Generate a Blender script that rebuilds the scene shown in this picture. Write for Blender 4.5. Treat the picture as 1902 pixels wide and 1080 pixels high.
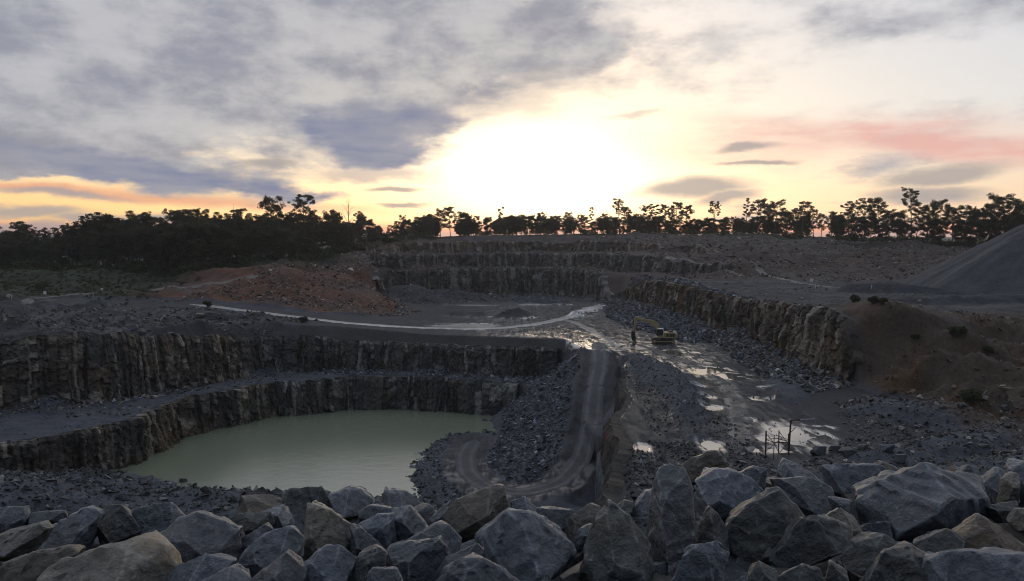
import bpy, bmesh, math, random
import numpy as np
from mathutils import Vector, Matrix

for o in list(bpy.data.objects):
    bpy.data.objects.remove(o, do_unlink=True)
SC = bpy.context.scene
COL = SC.collection
R = math.radians
random.seed(7)
RNG = np.random.default_rng(11)

# ------------------------------------------------------------------ camera
# eye at the origin, +y forward, z up, metres; photo pixels 1902 x 1080
FPX, CX, CY, HOR = 1450.0, 951.0, 540.0, 440.0
PITCH = math.atan((CY - HOR) / FPX)
cam = bpy.data.cameras.new('camera')
cam.sensor_width = 36.0
cam.lens = 36.0 * FPX / 1902.0
cam.clip_start = 0.1
cam.clip_end = 20000
camo = bpy.data.objects.new('camera', cam)
COL.objects.link(camo)
camo.location = (0, 0, 0)
camo.rotation_euler = (math.pi / 2 - PITCH, 0, 0)
SC.camera = camo
SC.render.engine = 'CYCLES'
SC.cycles.use_denoising = True
SC.cycles.filter_width = 1.0
SC.cycles.max_bounces = 5
SC.cycles.diffuse_bounces = 3
SC.cycles.glossy_bounces = 3
SC.cycles.transmission_bounces = 2
SC.cycles.transparent_max_bounces = 6
SC.cycles.caustics_reflective = False
SC.cycles.caustics_refractive = False
SC.view_settings.view_transform = 'Standard'
SC.view_settings.look = 'None'
SC.view_settings.exposure = 0.0
SC.view_settings.gamma = 1.0
SC.view_settings.use_curve_mapping = False

def ray(px, py):
    u = (px - CX) / FPX
    v = (CY - py) / FPX
    c, s = math.cos(PITCH), math.sin(PITCH)
    return np.array([u, c + v * s, -s + v * c])

def pz(px, py, z):
    d = ray(px, py)
    t = z / d[2]
    return d * t

def pd(px, py, y):
    d = ray(px, py)
    return d * (y / d[1])

# ------------------------------------------------------------------ node helper
class NT:
    def __init__(self, tree):
        self.t = tree
        self.n = tree.nodes
        self.l = tree.links
        self.n.clear()

    def node(self, kind, ins=None, **props):
        nd = self.n.new(kind)
        for k, v in props.items():
            setattr(nd, k, v)
        for k, v in (ins or {}).items():
            self.put(nd.inputs[k], v)
        return nd

    def put(self, sock, v):
        if hasattr(v, 'is_output'):
            self.l.new(v, sock)
        else:
            if isinstance(v, tuple) and len(v) == 3 and sock.type == 'RGBA':
                v = (*v, 1.0)
            sock.default_value = v

    def math(self, op, a, b=0.0, c=0.0, clamp=False):
        nd = self.node('ShaderNodeMath', {0: a, 1: b, 2: c}, operation=op)
        nd.use_clamp = clamp
        return nd.outputs[0]

    def mix(self, f, a, b, blend='MIX'):
        nd = self.n.new('ShaderNodeMix')
        nd.data_type = 'RGBA'
        nd.blend_type = blend
        self.put(nd.inputs[0], f)
        self.put(nd.inputs[6], a)
        self.put(nd.inputs[7], b)
        return nd.outputs[2]

    def ramp(self, v, a, b, lo=0.0, hi=1.0, smooth=True):
        nd = self.n.new('ShaderNodeMapRange')
        nd.interpolation_type = 'SMOOTHSTEP' if smooth else 'LINEAR'
        self.put(nd.inputs[0], v)
        nd.inputs[1].default_value = a
        nd.inputs[2].default_value = b
        nd.inputs[3].default_value = lo
        nd.inputs[4].default_value = hi
        return nd.outputs[0]

    def noise(self, vec, scale, detail=4.0, rough=0.55, dist=0.0):
        nd = self.node('ShaderNodeTexNoise', {'Scale': scale, 'Detail': detail, 'Roughness': rough, 'Distortion': dist})
        if vec is not None:
            self.l.new(vec, nd.inputs['Vector'])
        return nd.outputs[0]

    def mapping(self, vec, loc=(0, 0, 0), rot=(0, 0, 0), scale=(1, 1, 1), kind='POINT'):
        nd = self.node('ShaderNodeMapping', {'Location': loc, 'Rotation': rot, 'Scale': scale}, vector_type=kind)
        self.l.new(vec, nd.inputs['Vector'])
        return nd.outputs[0]

# ------------------------------------------------------------------ sky
SUN_AZ = math.degrees(math.atan((1000 - CX) / FPX))
SUN_EL = 4.0
w = bpy.data.worlds.new('World')
SC.world = w
w.use_nodes = True
T = NT(w.node_tree)
tc = T.node('ShaderNodeTexCoord').outputs['Generated']
dirn = T.node('ShaderNodeVectorMath', {0: tc}, operation='NORMALIZE').outputs[0]
sep = T.node('ShaderNodeSeparateXYZ', {0: dirn})
X, Y, Z = sep.outputs
az = T.math('MULTIPLY', T.math('ARCTAN2', X, Y), 180 / math.pi)          # degrees, 0 ahead
el = T.math('MULTIPLY', T.math('ARCSINE', Z), 180 / math.pi)
ang = T.node('ShaderNodeCombineXYZ', {0: az, 1: el, 2: 0.0}).outputs[0]
# cloud plane coordinates: a flat layer overhead, seen in perspective
zz = T.math('ADD', T.math('MAXIMUM', Z, 0.0), 0.10)
plane = T.node('ShaderNodeCombineXYZ', {0: T.math('DIVIDE', X, zz), 1: T.math('DIVIDE', Y, zz), 2: 0.0}).outputs[0]

sky = T.node('ShaderNodeTexSky', sky_type='NISHITA', sun_disc=False, sun_elevation=R(SUN_EL), sun_rotation=R(SUN_AZ),
             air_density=1.0, dust_density=1.5, ozone_density=1.5)
nish = T.mix(1.0, sky.outputs[0], (0.05, 0.05, 0.05), 'MULTIPLY')

def adeg(px, py):
    d = ray(px, py)
    return (math.degrees(math.atan2(d[0], d[1])), math.degrees(math.asin(d[2] / np.linalg.norm(d))))

# wispy warp shared by all the clouds
wn = T.node('ShaderNodeTexNoise', {'Vector': T.mapping(ang, scale=(0.22, 0.55, 1)), 'Scale': 1.0, 'Detail': 5.0, 'Roughness': 0.58})
wv = T.node('ShaderNodeVectorMath', {0: wn.outputs['Color'], 1: (0.5, 0.5, 0.5)}, operation='SUBTRACT').outputs[0]
wv = T.node('ShaderNodeVectorMath', {0: wv, 1: (7.0, 2.6, 0.0)}, operation='MULTIPLY').outputs[0]
angw = T.node('ShaderNodeVectorMath', {0: ang, 1: wv}, operation='ADD').outputs[0]
wv2 = T.node('ShaderNodeVectorMath', {0: wv, 1: (0.45, 0.45, 0.0)}, operation='MULTIPLY').outputs[0]
angs = T.node('ShaderNodeVectorMath', {0: ang, 1: wv2}, operation='ADD').outputs[0]

def blob(px, py, rx, ry, rot=0.0, edge=0.35, vec=None):
    """soft ellipse on the sky dome; px sizes of the photograph, 25.3 px a degree"""
    a, e = adeg(px, py)
    m = T.mapping(vec or angw, (a, e, 0), (0, 0, R(rot)), (rx / 25.3, ry / 25.3, 1), 'TEXTURE')
    ln = T.node('ShaderNodeVectorMath', {0: m}, operation='LENGTH').outputs['Value']
    return T.ramp(ln, 1.0 + edge, 1.0 - edge)

def union(vals):
    r = vals[0]
    for v in vals[1:]:
        r = T.math('MAXIMUM', r, v)
    return r

# clear evening sky behind the clouds
gl = T.node('ShaderNodeVectorMath', {0: T.mapping(ang, (*adeg(1010, 330), 0), (0, 0, 0), (6.8, 3.0, 1), 'TEXTURE')}, operation='LENGTH').outputs['Value']
gl2 = T.node('ShaderNodeVectorMath', {0: T.mapping(ang, (*adeg(1010, 330), 0), (0, 0, 0), (22, 8.5, 1), 'TEXTURE')}, operation='LENGTH').outputs['Value']
near = T.math('EXPONENT', T.math('MULTIPLY', T.math('MULTIPLY', gl, gl), -1.0))
wide = T.math('EXPONENT', T.math('MULTIPLY', T.math('MULTIPLY', gl2, gl2), -1.0))
hz = T.ramp(el, 0.0, 9.0, 1.0, 0.0)
side = T.ramp(az, -30.0, 8.0, 1.0, 0.0)
side = T.math('MULTIPLY', side, T.ramp(az, -110.0, -45.0, 0.0, 1.0))
low_col = T.mix(side, (0.78, 0.55, 0.38), (1.0, 0.62, 0.20))
up_col = T.mix(T.ramp(el, 8.0, 60.0), (0.60, 0.59, 0.625), (0.66, 0.72, 0.84))
front = T.ramp(Y, -0.75, 0.55)
up_col = T.mix(front, (0.17, 0.20, 0.27), up_col)
low_col = T.mix(front, (0.16, 0.17, 0.22), low_col)
clear = T.mix(hz, up_col, low_col)
clear = T.mix(1.0, clear, nish, 'ADD')
clear = T.mix(T.math('MULTIPLY', wide, 0.55), clear, (1.12, 1.0, 0.74))
clear = T.mix(near, clear, (2.3, 2.1, 1.62))
# deep orange low down, behind the trees
clear = T.mix(T.math('MULTIPLY', T.ramp(el, 0.3, 1.3, 1.0, 0.0), T.math('MULTIPLY', front, 0.85)), clear, (1.7, 0.50, 0.16))

# broken grey sheet: more of it to the left and overhead
n1 = T.noise(T.mapping(plane, (3.1, 1.7, 0), scale=(1.1, 1.0, 1)), 1.0, 6.0, 0.6, 0.0)
n2 = T.noise(T.mapping(ang, (5.0, 2.0, 0), scale=(0.13, 0.24, 1)), 1.0, 6.0, 0.6, 0.0)
cover = T.math('ADD', T.math('MULTIPLY', n1, 0.62), T.math('MULTIPLY', n2, 0.58))
bias = union([blob(150, 90, 520, 190, -8, 0.75), blob(640, 110, 330, 130, -5, 0.7), blob(40, 240, 300, 110, 0, 0.6)])
cover = T.math('ADD', cover, T.math('MULTIPLY', bias, 0.36))
cover = T.math('ADD', cover, T.math('MULTIPLY', T.math('MAXIMUM', blob(1480, 90, 330, 55, 8, 0.6), blob(1000, 60, 200, 60, 0, 0.7)), 0.10))
cover = T.math('SUBTRACT', cover, T.math('MULTIPLY', blob(960, 330, 330, 110, 0, 0.6), 0.3))
cover = T.math('SUBTRACT', cover, T.math('MULTIPLY', blob(180, 385, 330, 42, 0, 0.35), 0.5))
cover = T.math('SUBTRACT', cover, T.math('MULTIPLY', blob(1480, 200, 480, 90, 0, 0.6), 0.09))
sheet = T.ramp(cover, 0.55, 0.82)
thick = T.ramp(T.noise(T.mapping(ang, (1.0, 9.0, 0), scale=(0.17, 0.32, 1)), 1.0, 6.0, 0.6, 0.0), 0.34, 0.66)
grey_lit = T.mix(wide, (0.50, 0.50, 0.535), (0.66, 0.62, 0.55))
grey = T.mix(thick, (0.265, 0.278, 0.345), grey_lit)
grey = T.mix(front, (0.16, 0.18, 0.24), grey)
grey = T.mix(T.ramp(el, 28.0, 60.0), grey, (0.56, 0.62, 0.73))
skyc = T.mix(T.math('MULTIPLY', sheet, 0.92), clear, grey)

# rose streaks
rose = union([blob(1740, 268, 300, 22, -9, 0.8, angs), blob(1560, 243, 190, 14, -2, 0.9, angs), T.math('MULTIPLY', blob(1500, 262, 260, 34, 0, 0.9), 0.6)])
rose_n = T.noise(T.mapping(ang, scale=(0.2, 0.9, 1)), 1.0, 3.0, 0.6)
skyc = T.mix(T.math('MULTIPLY', rose, T.ramp(rose_n, 0.25, 0.65, 0.5, 0.9)), skyc, (0.84, 0.46, 0.40))
rose2 = union([blob(290, 368, 300, 9, -3, 0.8, angs), blob(60, 350, 150, 7, -2, 0.8, angs)])
skyc = T.mix(T.math('MULTIPLY', rose2, 0.8), skyc, (0.86, 0.40, 0.24))
# darker low clouds
dk = union([blob(700, 258, 122, 56, 0, 0.30), blob(620, 232, 80, 22, 0, 0.5), blob(770, 222, 70, 30, 0, 0.5), T.math('MULTIPLY', blob(700, 320, 110, 14, 0, 0.6), 0.6), blob(270, 322, 210, 27, -6, 0.4), blob(440, 345, 130, 22, -8, 0.5), blob(560, 362, 80, 9, -4, 0.6)])
dk_in = T.mix(T.ramp(n1, 0.36, 0.62), (0.19, 0.225, 0.35), (0.33, 0.335, 0.40))
skyc = T.mix(T.math('MULTIPLY', dk, T.ramp(n2, 0.25, 0.5, 0.7, 0.97)), skyc, dk_in)
dk2 = union([blob(1290, 350, 92, 17, 2, 0.5, angs), blob(1345, 368, 55, 13, 8, 0.6, angs), blob(1385, 275, 46, 7, 4, 0.6, angs), blob(1405, 302, 66, 4.5, 0, 0.6, angs),
             blob(1755, 325, 88, 15, 6, 0.5, angs), blob(1720, 362, 78, 14, 0, 0.5, angs), blob(735, 352, 42, 5, 0, 0.6, angs), blob(745, 383, 40, 4, 0, 0.6, angs),
             blob(500, 302, 42, 8, 0, 0.6, angs)])
skyc = T.mix(T.math('MULTIPLY', dk2, 0.85), skyc, (0.42, 0.375, 0.36))
dk3 = union([blob(55, 395, 80, 9, 0, 0.6, angs), blob(165, 406, 70, 7, 0, 0.6, angs), blob(290, 407, 60, 9, 0, 0.5, angs), blob(30, 425, 130, 12, 0, 0.6, angs), blob(110, 362, 80, 6, -3, 0.7, angs)])
skyc = T.mix(T.math('MULTIPLY', dk3, 0.8), skyc, (0.37, 0.34, 0.37))
warm = union([blob(940, 195, 170, 26, 10, 0.7), blob(1000, 150, 80, 14, 10, 0.7), blob(1180, 210, 45, 9, 8, 0.7)])
skyc = T.mix(T.math('MULTIPLY', warm, 0.55), skyc, (0.50, 0.455, 0.44))
# below the horizon only bounce light
skyc = T.mix(T.ramp(el, -2.0, -0.5, 1.0, 0.0), skyc, (0.10, 0.095, 0.09))
bg = T.node('ShaderNodeBackground', {'Color': skyc, 'Strength': 1.0})
T.node('ShaderNodeOutputWorld', {'Surface': bg.outputs[0]})
w.cycles.sampling_method = 'MANUAL'
w.cycles.sample_map_resolution = 512

sl = bpy.data.lights.new('sun', 'SUN')
sl.energy = 0.35
sl.angle = R(14)
sl.color = (1.0, 0.80, 0.58)
so = bpy.data.objects.new('sun', sl)
COL.objects.link(so)
so.rotation_euler = Vector((math.sin(R(SUN_AZ)) * math.cos(R(SUN_EL)), math.cos(R(SUN_AZ)) * math.cos(R(SUN_EL)), math.sin(R(SUN_EL)))).to_track_quat('Z', 'Y').to_euler()

# ------------------------------------------------------------------ numpy noise
def _h2(ix, iy, s):
    n = (ix.astype(np.int64) * 374761393 + iy.astype(np.int64) * 668265263 + s * 2147483647) & 0xFFFFFFFF
    n = ((n ^ (n >> 13)) * 1274126177) & 0xFFFFFFFF
    return ((n ^ (n >> 16)) & 0xFFFF) / 65535.0

def vn2(x, y, s=0):
    fx, fy = np.floor(x), np.floor(y)
    tx, ty = x - fx, y - fy
    tx = tx * tx * (3 - 2 * tx)
    ty = ty * ty * (3 - 2 * ty)
    a, b = _h2(fx, fy, s), _h2(fx + 1, fy, s)
    c, d = _h2(fx, fy + 1, s), _h2(fx + 1, fy + 1, s)
    return (a + (b - a) * tx) * (1 - ty) + (c + (d - c) * tx) * ty

def fbm2(x, y, s=0, octv=4, gain=0.5):
    x = np.asarray(x, float)
    y = np.asarray(y, float)
    v, a, tot = 0.0, 1.0, 0.0
    for i in range(octv):
        v = v + a * (vn2(x, y, s + i * 17) - 0.5)
        tot += a
        a *= gain
        x, y = x * 2.03 + 7.1, y * 2.03 - 3.7
    return v / tot * 2.0

def _h3(ix, iy, iz, s):
    return _h2(ix + iz * 131, iy - iz * 57, s)

def vn3(p, s=0):
    f = np.floor(p)
    t = p - f
    t = t * t * (3 - 2 * t)
    r = 0.0
    for dx in (0, 1):
        wx = t[:, 0] if dx else 1 - t[:, 0]
        for dy in (0, 1):
            wy = t[:, 1] if dy else 1 - t[:, 1]
            for dz in (0, 1):
                wz = t[:, 2] if dz else 1 - t[:, 2]
                r = r + wx * wy * wz * _h3(f[:, 0] + dx, f[:, 1] + dy, f[:, 2] + dz, s)
    return r - 0.5

def fbm3(p, s=0, octv=4, gain=0.5):
    v, a = 0.0, 1.0
    for i in range(octv):
        v = v + a * vn3(p, s + 31 * i)
        a *= gain
        p = p * 2.03 + 5.3
    return v

def sstep(a, b, x):
    t = np.clip((x - a) / (b - a), 0, 1)
    return t * t * (3 - 2 * t)

# ------------------------------------------------------------------ quarry height field
def sdist(poly, x, y):
    """signed distance to a polygon, positive inside"""
    P = np.asarray(poly, float)
    d2 = np.full(x.shape, 1e18)
    ins = np.zeros(x.shape, bool)
    n = len(P)
    for i in range(n):
        ax, ay = P[i]
        bx, by = P[(i + 1) % n]
        ex, ey = bx - ax, by - ay
        t = np.clip(((x - ax) * ex + (y - ay) * ey) / (ex * ex + ey * ey), 0, 1)
        d2 = np.minimum(d2, (x - ax - t * ex) ** 2 + (y - ay - t * ey) ** 2)
        if ay != by:
            c = ((ay > y) != (by > y)) & (x < (bx - ax) * (y - ay) / (by - ay) + ax)
            ins ^= c
    d = np.sqrt(d2)
    return np.where(ins, d, -d)

def pline(pts, x, y):
    """distance to a 3d polyline in plan and the height of the nearest point on it"""
    best = np.full(x.shape, 1e18)
    zb = np.zeros(x.shape)
    for (ax, ay, az_), (bx, by, bz) in zip(pts[:-1], pts[1:]):
        ex, ey = bx - ax, by - ay
        t = np.clip(((x - ax) * ex + (y - ay) * ey) / (ex * ex + ey * ey), 0, 1)
        d2 = (x - ax - t * ex) ** 2 + (y - ay - t * ey) ** 2
        m = d2 < best
        best = np.where(m, d2, best)
        zb = np.where(m, az_ + t * (bz - az_), zb)
    return np.sqrt(best), zb

CTRL = np.array([
    # plateau above the right-hand wall
    (70, 142, -13.6), (66, 160, -13.8), (66, 190, -15.2), (64, 230, -15.8), (60, 262, -15.3), (78, 152, -14.0), (100, 172, -15), (90, 200, -15),
    (130, 200, -15), (100, 240, -15), (160, 180, -15), (220, 200, -14), (100, 265, -14.5), (80, 175, -15),
    # brown earth slope
    (64, 133, -27), (70, 115, -27), (80, 95, -27), (95, 65, -27), (84, 163, -15), (106, 158, -15), (118, 130, -15), (130, 100, -15), (150, 60, -15), (90, 130, -21.5),
    # hill behind the right plateau
    (60, 300, -12.5), (90, 300, -10.5), (120, 310, -10), (150, 300, -11), (60, 340, -6.5), (110, 345, -4), (170, 330, -6), (60, 385, -0.5), (110, 385, -0.3),
    (160, 372, -2.2), (220, 350, -5.5), (270, 340, -7), (20, 400, 0.2), (-20, 404, 0.0), (-60, 402, -1.6), (0, 430, 0.5), (100, 430, 0.5), (200, 430, -1.0), (-80, 385, -4.0),
    # red hill on the left and the country behind it
    (-54, 232, -24.5), (-45, 257, -26), (-38, 282, -26), (-102, 257, -21), (-130, 228, -18.5), (-114, 234, -17.5), (-91, 290, -11.8), (-73, 343, -9.0), (-52, 395, -2.6),
    (-75, 275, -17.5), (-62, 300, -17.5), (-60, 330, -15),
    (-110, 330, -13), (-95, 370, -10.5), (-150, 330, -14), (-220, 350, -14), (-150, 262, -16), (-200, 232, -16.5), (-135, 205, -17.3), (-150, 172, -17.5), (-165, 130, -18),
    (-70, 430, -3), (-160, 420, -12), (-300, 420, -14), (300, 250, -13), (300, 120, -15), (-300, 150, -16), (0, 20, -27), (60, 40, -27), (-60, 40, -27),
    (0, 560, 0.5), (250, 560, -2), (-250, 560, -10), (0, -60, -3), (150, -50, -6), (-150, -50, -8), (0, 300, -20), (0, 200, -27)], float)
_n = len(CTRL)
def _tps(r2):
    return 0.5 * r2 * np.log(r2 + 1e-6)
_S = 100.0
_c = CTRL[:, :2] / _S
_K = _tps(((_c[:, None, :] - _c[None, :, :]) ** 2).sum(2)) + np.eye(_n) * 2e-4
_P = np.hstack([np.ones((_n, 1)), _c])
_A = np.block([[_K, _P], [_P.T, np.zeros((3, 3))]])
_W = np.linalg.solve(_A, np.concatenate([CTRL[:, 2], np.zeros(3)]))

def upper(x, y):
    xs, ys = np.clip(x, -330, 330) / _S, np.clip(y, -80, 580) / _S
    z = _W[_n] + _W[_n + 1] * xs + _W[_n + 2] * ys
    for i in range(_n):
        z = z + _W[i] * _tps((xs - _c[i, 0]) ** 2 + (ys - _c[i, 1]) ** 2)
    return np.clip(z, -30, 3)

# feet of the rock faces, in plan
P_TOP = [(92, 320), (74, 350), (50, 379), (14, 401), (-15, 398), (-48, 387), (-72, 370), (-60, 350), (0, 330), (70, 310)]
P_TWO = [(84, 285), (62, 325), (46, 363), (14, 386), (-15, 382), (-45, 372), (-68, 356), (-62, 335), (-40, 330), (0, 320), (52, 280)]
P_FLOOR = [(90, 40), (84, 75), (76, 95), (71, 109), (66, 125), (63, 140), (62.5, 157), (63, 186), (60.6, 196), (59.5, 228), (54, 261), (48, 306), (36, 350), (12, 372),
           (-13, 367), (-40, 358), (-60, 346), (-56, 325), (-45, 300), (-38, 275), (-42, 258), (-60, 246), (-100, 258), (-135, 238), (-140, 218), (-128, 205),
           (-122, 190), (-140, 165), (-155, 120), (-150, 36)]
P_PIT = [(13, 202), (7, 204), (-22, 211), (-52, 214), (-69, 208), (-83, 188), (-96, 174), (-108, 165), (-125, 152), (-138, 120), (-130, 80), (-80, 56), (-20, 52),
         (6, 55), (9.5, 75), (14, 100), (17.5, 119), (21, 147), (25.5, 174), (24, 184), (17, 187), (14, 195)]
P_POND = [(1, 195), (-21, 202.5), (-44, 204), (-60, 194), (-74, 178), (-76, 165), (-78, 152), (-86, 141), (-100, 128), (-100, 90), (-40, 80), (10, 90), (16, 130), (12, 170)]
Z_POND = -45.0
RAMP = [(21, 186, -27.0), (20.0, 176, -29.2), (17.8, 166, -32.0), (16.6, 158, -35.0), (15.2, 150, -37.8), (12.8, 141, -41.0), (8.5, 133, -42.8), (1.5, 129.5, -43.5)]
SPUR = [(1.5, 129.5, -43.5), (-5, 134, -43.7), (-8.5, 143, -43.9), (-9.5, 156, -44.2), (-8, 170, -44.6)]
FLANK = [(4, 140, -42.2), (3.5, 155, -41.6), (4.5, 170, -41.0), (7, 184, -39.5), (9, 194, -37.5)]
SHORE = [(-112, 116, -34), (-88, 121, -38.5), (-60, 122, -41.5), (-30, 121, -42.6), (-8, 114, -41.5), (6, 104, -39)]
ROAD_PX = [(1132, 569), (1095, 579), (1050, 591), (1000, 602), (940, 609), (880, 611.5), (800, 609.5), (720, 606), (640, 600), (560, 590.5), (470, 579), (400, 570), (345, 565)]

def floor_z(x):
    return -27.0 + np.maximum(0, -x - 25) * 0.075

# puddles on the quarry floor: photo pixel centre, half-width and half-height in metres (x, y)
PUDDLES = [(870, 604.5, 9.5, 4.5), (1243, 685, 2.3, 3.6), (1326, 691, 4.2, 4.8), (1368, 700, 4.6, 3.6), (1294, 719, 1.3, 1.6), (1305, 738, 1.5, 1.5), (1317, 757, 1.6, 1.7), (1322, 828, 1.25, 2.6),
           (1480, 808, 3.4, 5.6), (1430, 815, 1.8, 1.6), (1410, 741, 1.4, 1.5), (1428, 720, 1.8, 1.1), (1195, 831, 0.9, 1.6), (1534, 795, 1.2, 1.3), (1245, 655, 3.4, 4.2),
           (1440, 836, 2.6, 1.4), (1190, 646, 4.2, 3.4), (1140, 641, 2.6, 2.2), (1050, 556, 6.5, 3.5), (1015, 557.5, 5, 3), (890, 567, 9, 4), (1405, 700, 2.4, 1.6), (1385, 780, 1.1, 1.4), (1400, 835, 1.0, 1.0),
           (1265, 700, 1.2, 1.2), (1150, 650, 1.8, 1.5)]
PUD = []
for (px, py, a, b) in PUDDLES:
    p = pz(px, py, -27.0)
    PUD.append((p[0], p[1], a, b))

MOUNDS = [  # polyline, half width, side slope: heaps and banks standing on the floor
    ([(27, 174, -26.2), (28, 160, -25.2), (29, 147, -24.5), (29, 132, -25.3), (27, 118, -26.2), (25, 104, -26.6)], 1.6, 0.50),
    ([(44, 312, -25.4), (47, 285, -24.6), (50, 255, -24.3), (50, 232, -24.8), (52, 212, -25.6)], 6, 0.34),
    ([(58, 200, -25.6), (59, 180, -25.0), (58, 165, -25.3), (57, 150, -25.8)], 2.5, 0.36),
    ([(-0.5, 262, -24.4), (1.5, 263, -24.2)], 0.8, 0.42),
    ([(-12, 264, -26.0), (-20, 268, -26.0)], 2.0, 0.30),
    ([(22, 268, -25.7), (29, 284, -25.6), (33, 297, -25.9)], 0.8, 0.60),
    ([(4, 311, -25.9), (22, 311, -25.9)], 0.7, 0.6),
    ([(-30, 345, -23.5), (-20, 338, -24.5)], 4, 0.35),
    ([(-45, 335, -21), (-35, 320, -24)], 5, 0.4),
    ([(46, 128, -26.1), (50, 140, -26.0), (52, 150, -26.0)], 1.5, 0.4),
    ([(40, 72, -23.2), (52, 76, -22.4), (66, 80, -21.6), (84, 84, -19.5)], 3, 0.42),
    ([(44, 90, -25.4), (62, 98, -24.8), (78, 104, -23.6)], 2, 0.40),
    ([(58, 118, -25.2), (66, 112, -24.4)], 2.5, 0.4),
]
BANKS = [  # dark banks on the right plateau, and the edge bund along the pit crest
    ([(92, 208, -12.4), (101, 206, -12.0), (109, 203, -13.2), (118, 201, -13.5)], 1.5, 0.55),
    ([(84, 178, -14.2), (100, 177, -13.4), (130, 176, -12.6), (170, 176, -12)], 1.5, 0.5),
]

def warp(x, y):
    k = 2.6 + 3.4 * sstep(300, 345, y)
    return (fbm2(x / 16, y / 16, 3, 3) * k, fbm2(x / 16, y / 16, 9, 3) * k)

def height(x, y, full=False):
    x = np.asarray(x, float)
    y = np.asarray(y, float)
    wx, wy = warp(x, y)
    xw, yw = x + wx, y + wy
    h = upper(x, y)
    rough = np.full(x.shape, 0.55)
    big = fbm2(x / 30, y / 30, 21, 4)
    h = h + big * 0.9
    # small irregular heaps on the two hillsides
    hill = np.maximum(sstep(-20, -45, x) * sstep(236, 262, y), sstep(50, 70, x) * sstep(262, 290, y)) * sstep(430, 400, y)
    h = h + hill * (fbm2(x / 9, y / 9, 33, 4) * 2.6 + fbm2(x / 22, y / 22, 35, 2) * 1.5)
    def cut(poly, zf, ch, sl, tal=2.6, solid=False):
        nonlocal h
        s = sdist(poly, xw, yw)
        t = np.maximum(0, tal * (0.35 + 2.3 * vn2(x / 11, y / 11, 5) ** 2 + 0.3 * vn2(x / 3, y / 3, 6)) - s) * 0.66
        h = np.where(s > 0, zf + t if solid else np.minimum(h, zf + t), np.minimum(h, zf + ch + sl * -s + t * 0))
        return s
    cut(P_TOP, -7.6 + fbm2(x / 24, y / 24, 15, 3) * 1.6, 4.6, 0.45, 3.4)
    cut(P_TWO, -15.2 + fbm2(x / 24, y / 24, 16, 3) * 1.3, 6.6, 0.40, 3.4)
    fz = floor_z(x)
    right = sstep(40, 55, x) * sstep(139, 146, y)
    far = sstep(318, 340, y)
    ch = 0.4 + np.maximum(right * (10.4 + 2.2 * sstep(195, 160, y)), far * 11.0)
    s_f = cut(P_FLOOR, fz, ch, 0.55, 1.0 + 2.5 * np.maximum(right, far), True)
    infl = sstep(0.0, 3.0, s_f)
    onf = (s_f > 0)
    base_f = h.copy()
    for pts, hw, sl in MOUNDS:
        d, zp = pline(pts, x, y)
        zz_ = zp - np.maximum(0, d - hw) * sl + fbm2(x / 3.2, y / 3.2, 41, 3) * 0.5
        h = np.where(s_f > -12, np.maximum(h, zz_), h)
    for pts, hw, sl in BANKS:
        d, zp = pline(pts, x, y)
        h = np.maximum(h, zp - np.maximum(0, d - hw) * sl)
    mound = np.clip((h - base_f) / 0.8, 0, 1)
    # gullied earth slope on the right, broken ground above the left bench
    gul = sstep(62, 70, x) * sstep(158, 146, y) * sstep(60, 75, y) * sstep(-26.8, -25.5, h) * sstep(-14.8, -16.5, h)
    h = h + gul * (fbm2((x * 0.5 + y * 0.86) / 3.5, (y * 0.5 - x * 0.86) / 12, 45, 4) * 3.6 + fbm2(x / 1.6, y / 1.6, 46, 3) * 1.1)
    # lower pit
    chp = 6.8 + sstep(12, 18, x) * 2.7 + sstep(-30, -62, x) * 2.0 + sstep(-72, -92, x) * 5.2
    s_p = cut(P_PIT, -36.5, chp, 0.62, 3.2)
    lf = sstep(-58, -72, x) * sstep(232, 222, y) * sstep(-34, -31, h) * (y > 130)
    h = h + lf * (fbm2(x / 8, y / 8, 47, 4) * 3.0 + 0.6 * np.abs(fbm2(x / 3, y / 3, 48, 3)))
    s_w = cut(P_POND, -47.5, 10.8 + 25 * sstep(6, 14, x), 0.9, 1.8)
    d1, z1 = pline(RAMP, x, y)
    d2, z2 = pline(SPUR, x, y)
    d3, z3 = pline(SHORE, xw, yw)
    f1 = z1 - np.maximum(0, d1 - 3.9) * 0.80 + (d1 > 4.2) * fbm2(x / 3, y / 3, 51, 3) * 0.5
    f1 = np.where((d1 > 3.2) & (d1 < 4.8) & (y > 150), f1 + 0.5 * (x < 18), f1)
    f2 = z2 - np.maximum(0, d2 - 6.5) * 0.33 + (d2 > 5) * fbm2(x / 4, y / 4, 52, 3) * 0.5
    f3 = z3 - np.maximum(0, d3 - 3) * 0.27 + fbm2(x / 6, y / 6, 53, 4) * 0.9
    d4, z4 = pline(FLANK, xw, yw)
    f4 = z4 - np.maximum(0, d4 - 2.0) * 0.62 + fbm2(x / 3.5, y / 3.5, 54, 3) * 0.7
    f4 = np.where(d1 < 4.5, -99, f4)
    fill = np.maximum(np.maximum(f1, f2), np.maximum(f3, f4))
    h = np.where(s_p > -0.5, np.maximum(h, fill), h)
    # the bank below the viewer
    yy = np.maximum(0, y - 11.3 + 0.6 * fbm2(x / 5, y / 5, 61, 2))
    nf = np.where(y < 11.3, -2.78 - 0.105 * np.clip(y, 0, 12), -3.97 - 0.75 * yy)
    nf = nf - np.clip(y - 8.8, 0, 2.5) * 0.22
    nf = np.where(y < 4.5, np.minimum(nf + sstep(4.5, 2.5, y) * 1.3, -1.75), nf)
    nf = nf + fbm2(x / 4, y / 4, 62, 3) * 0.5 * sstep(12, 16, y)
    h = np.maximum(h, nf)
    # puddle basins
    wetp = np.zeros(x.shape)
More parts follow.
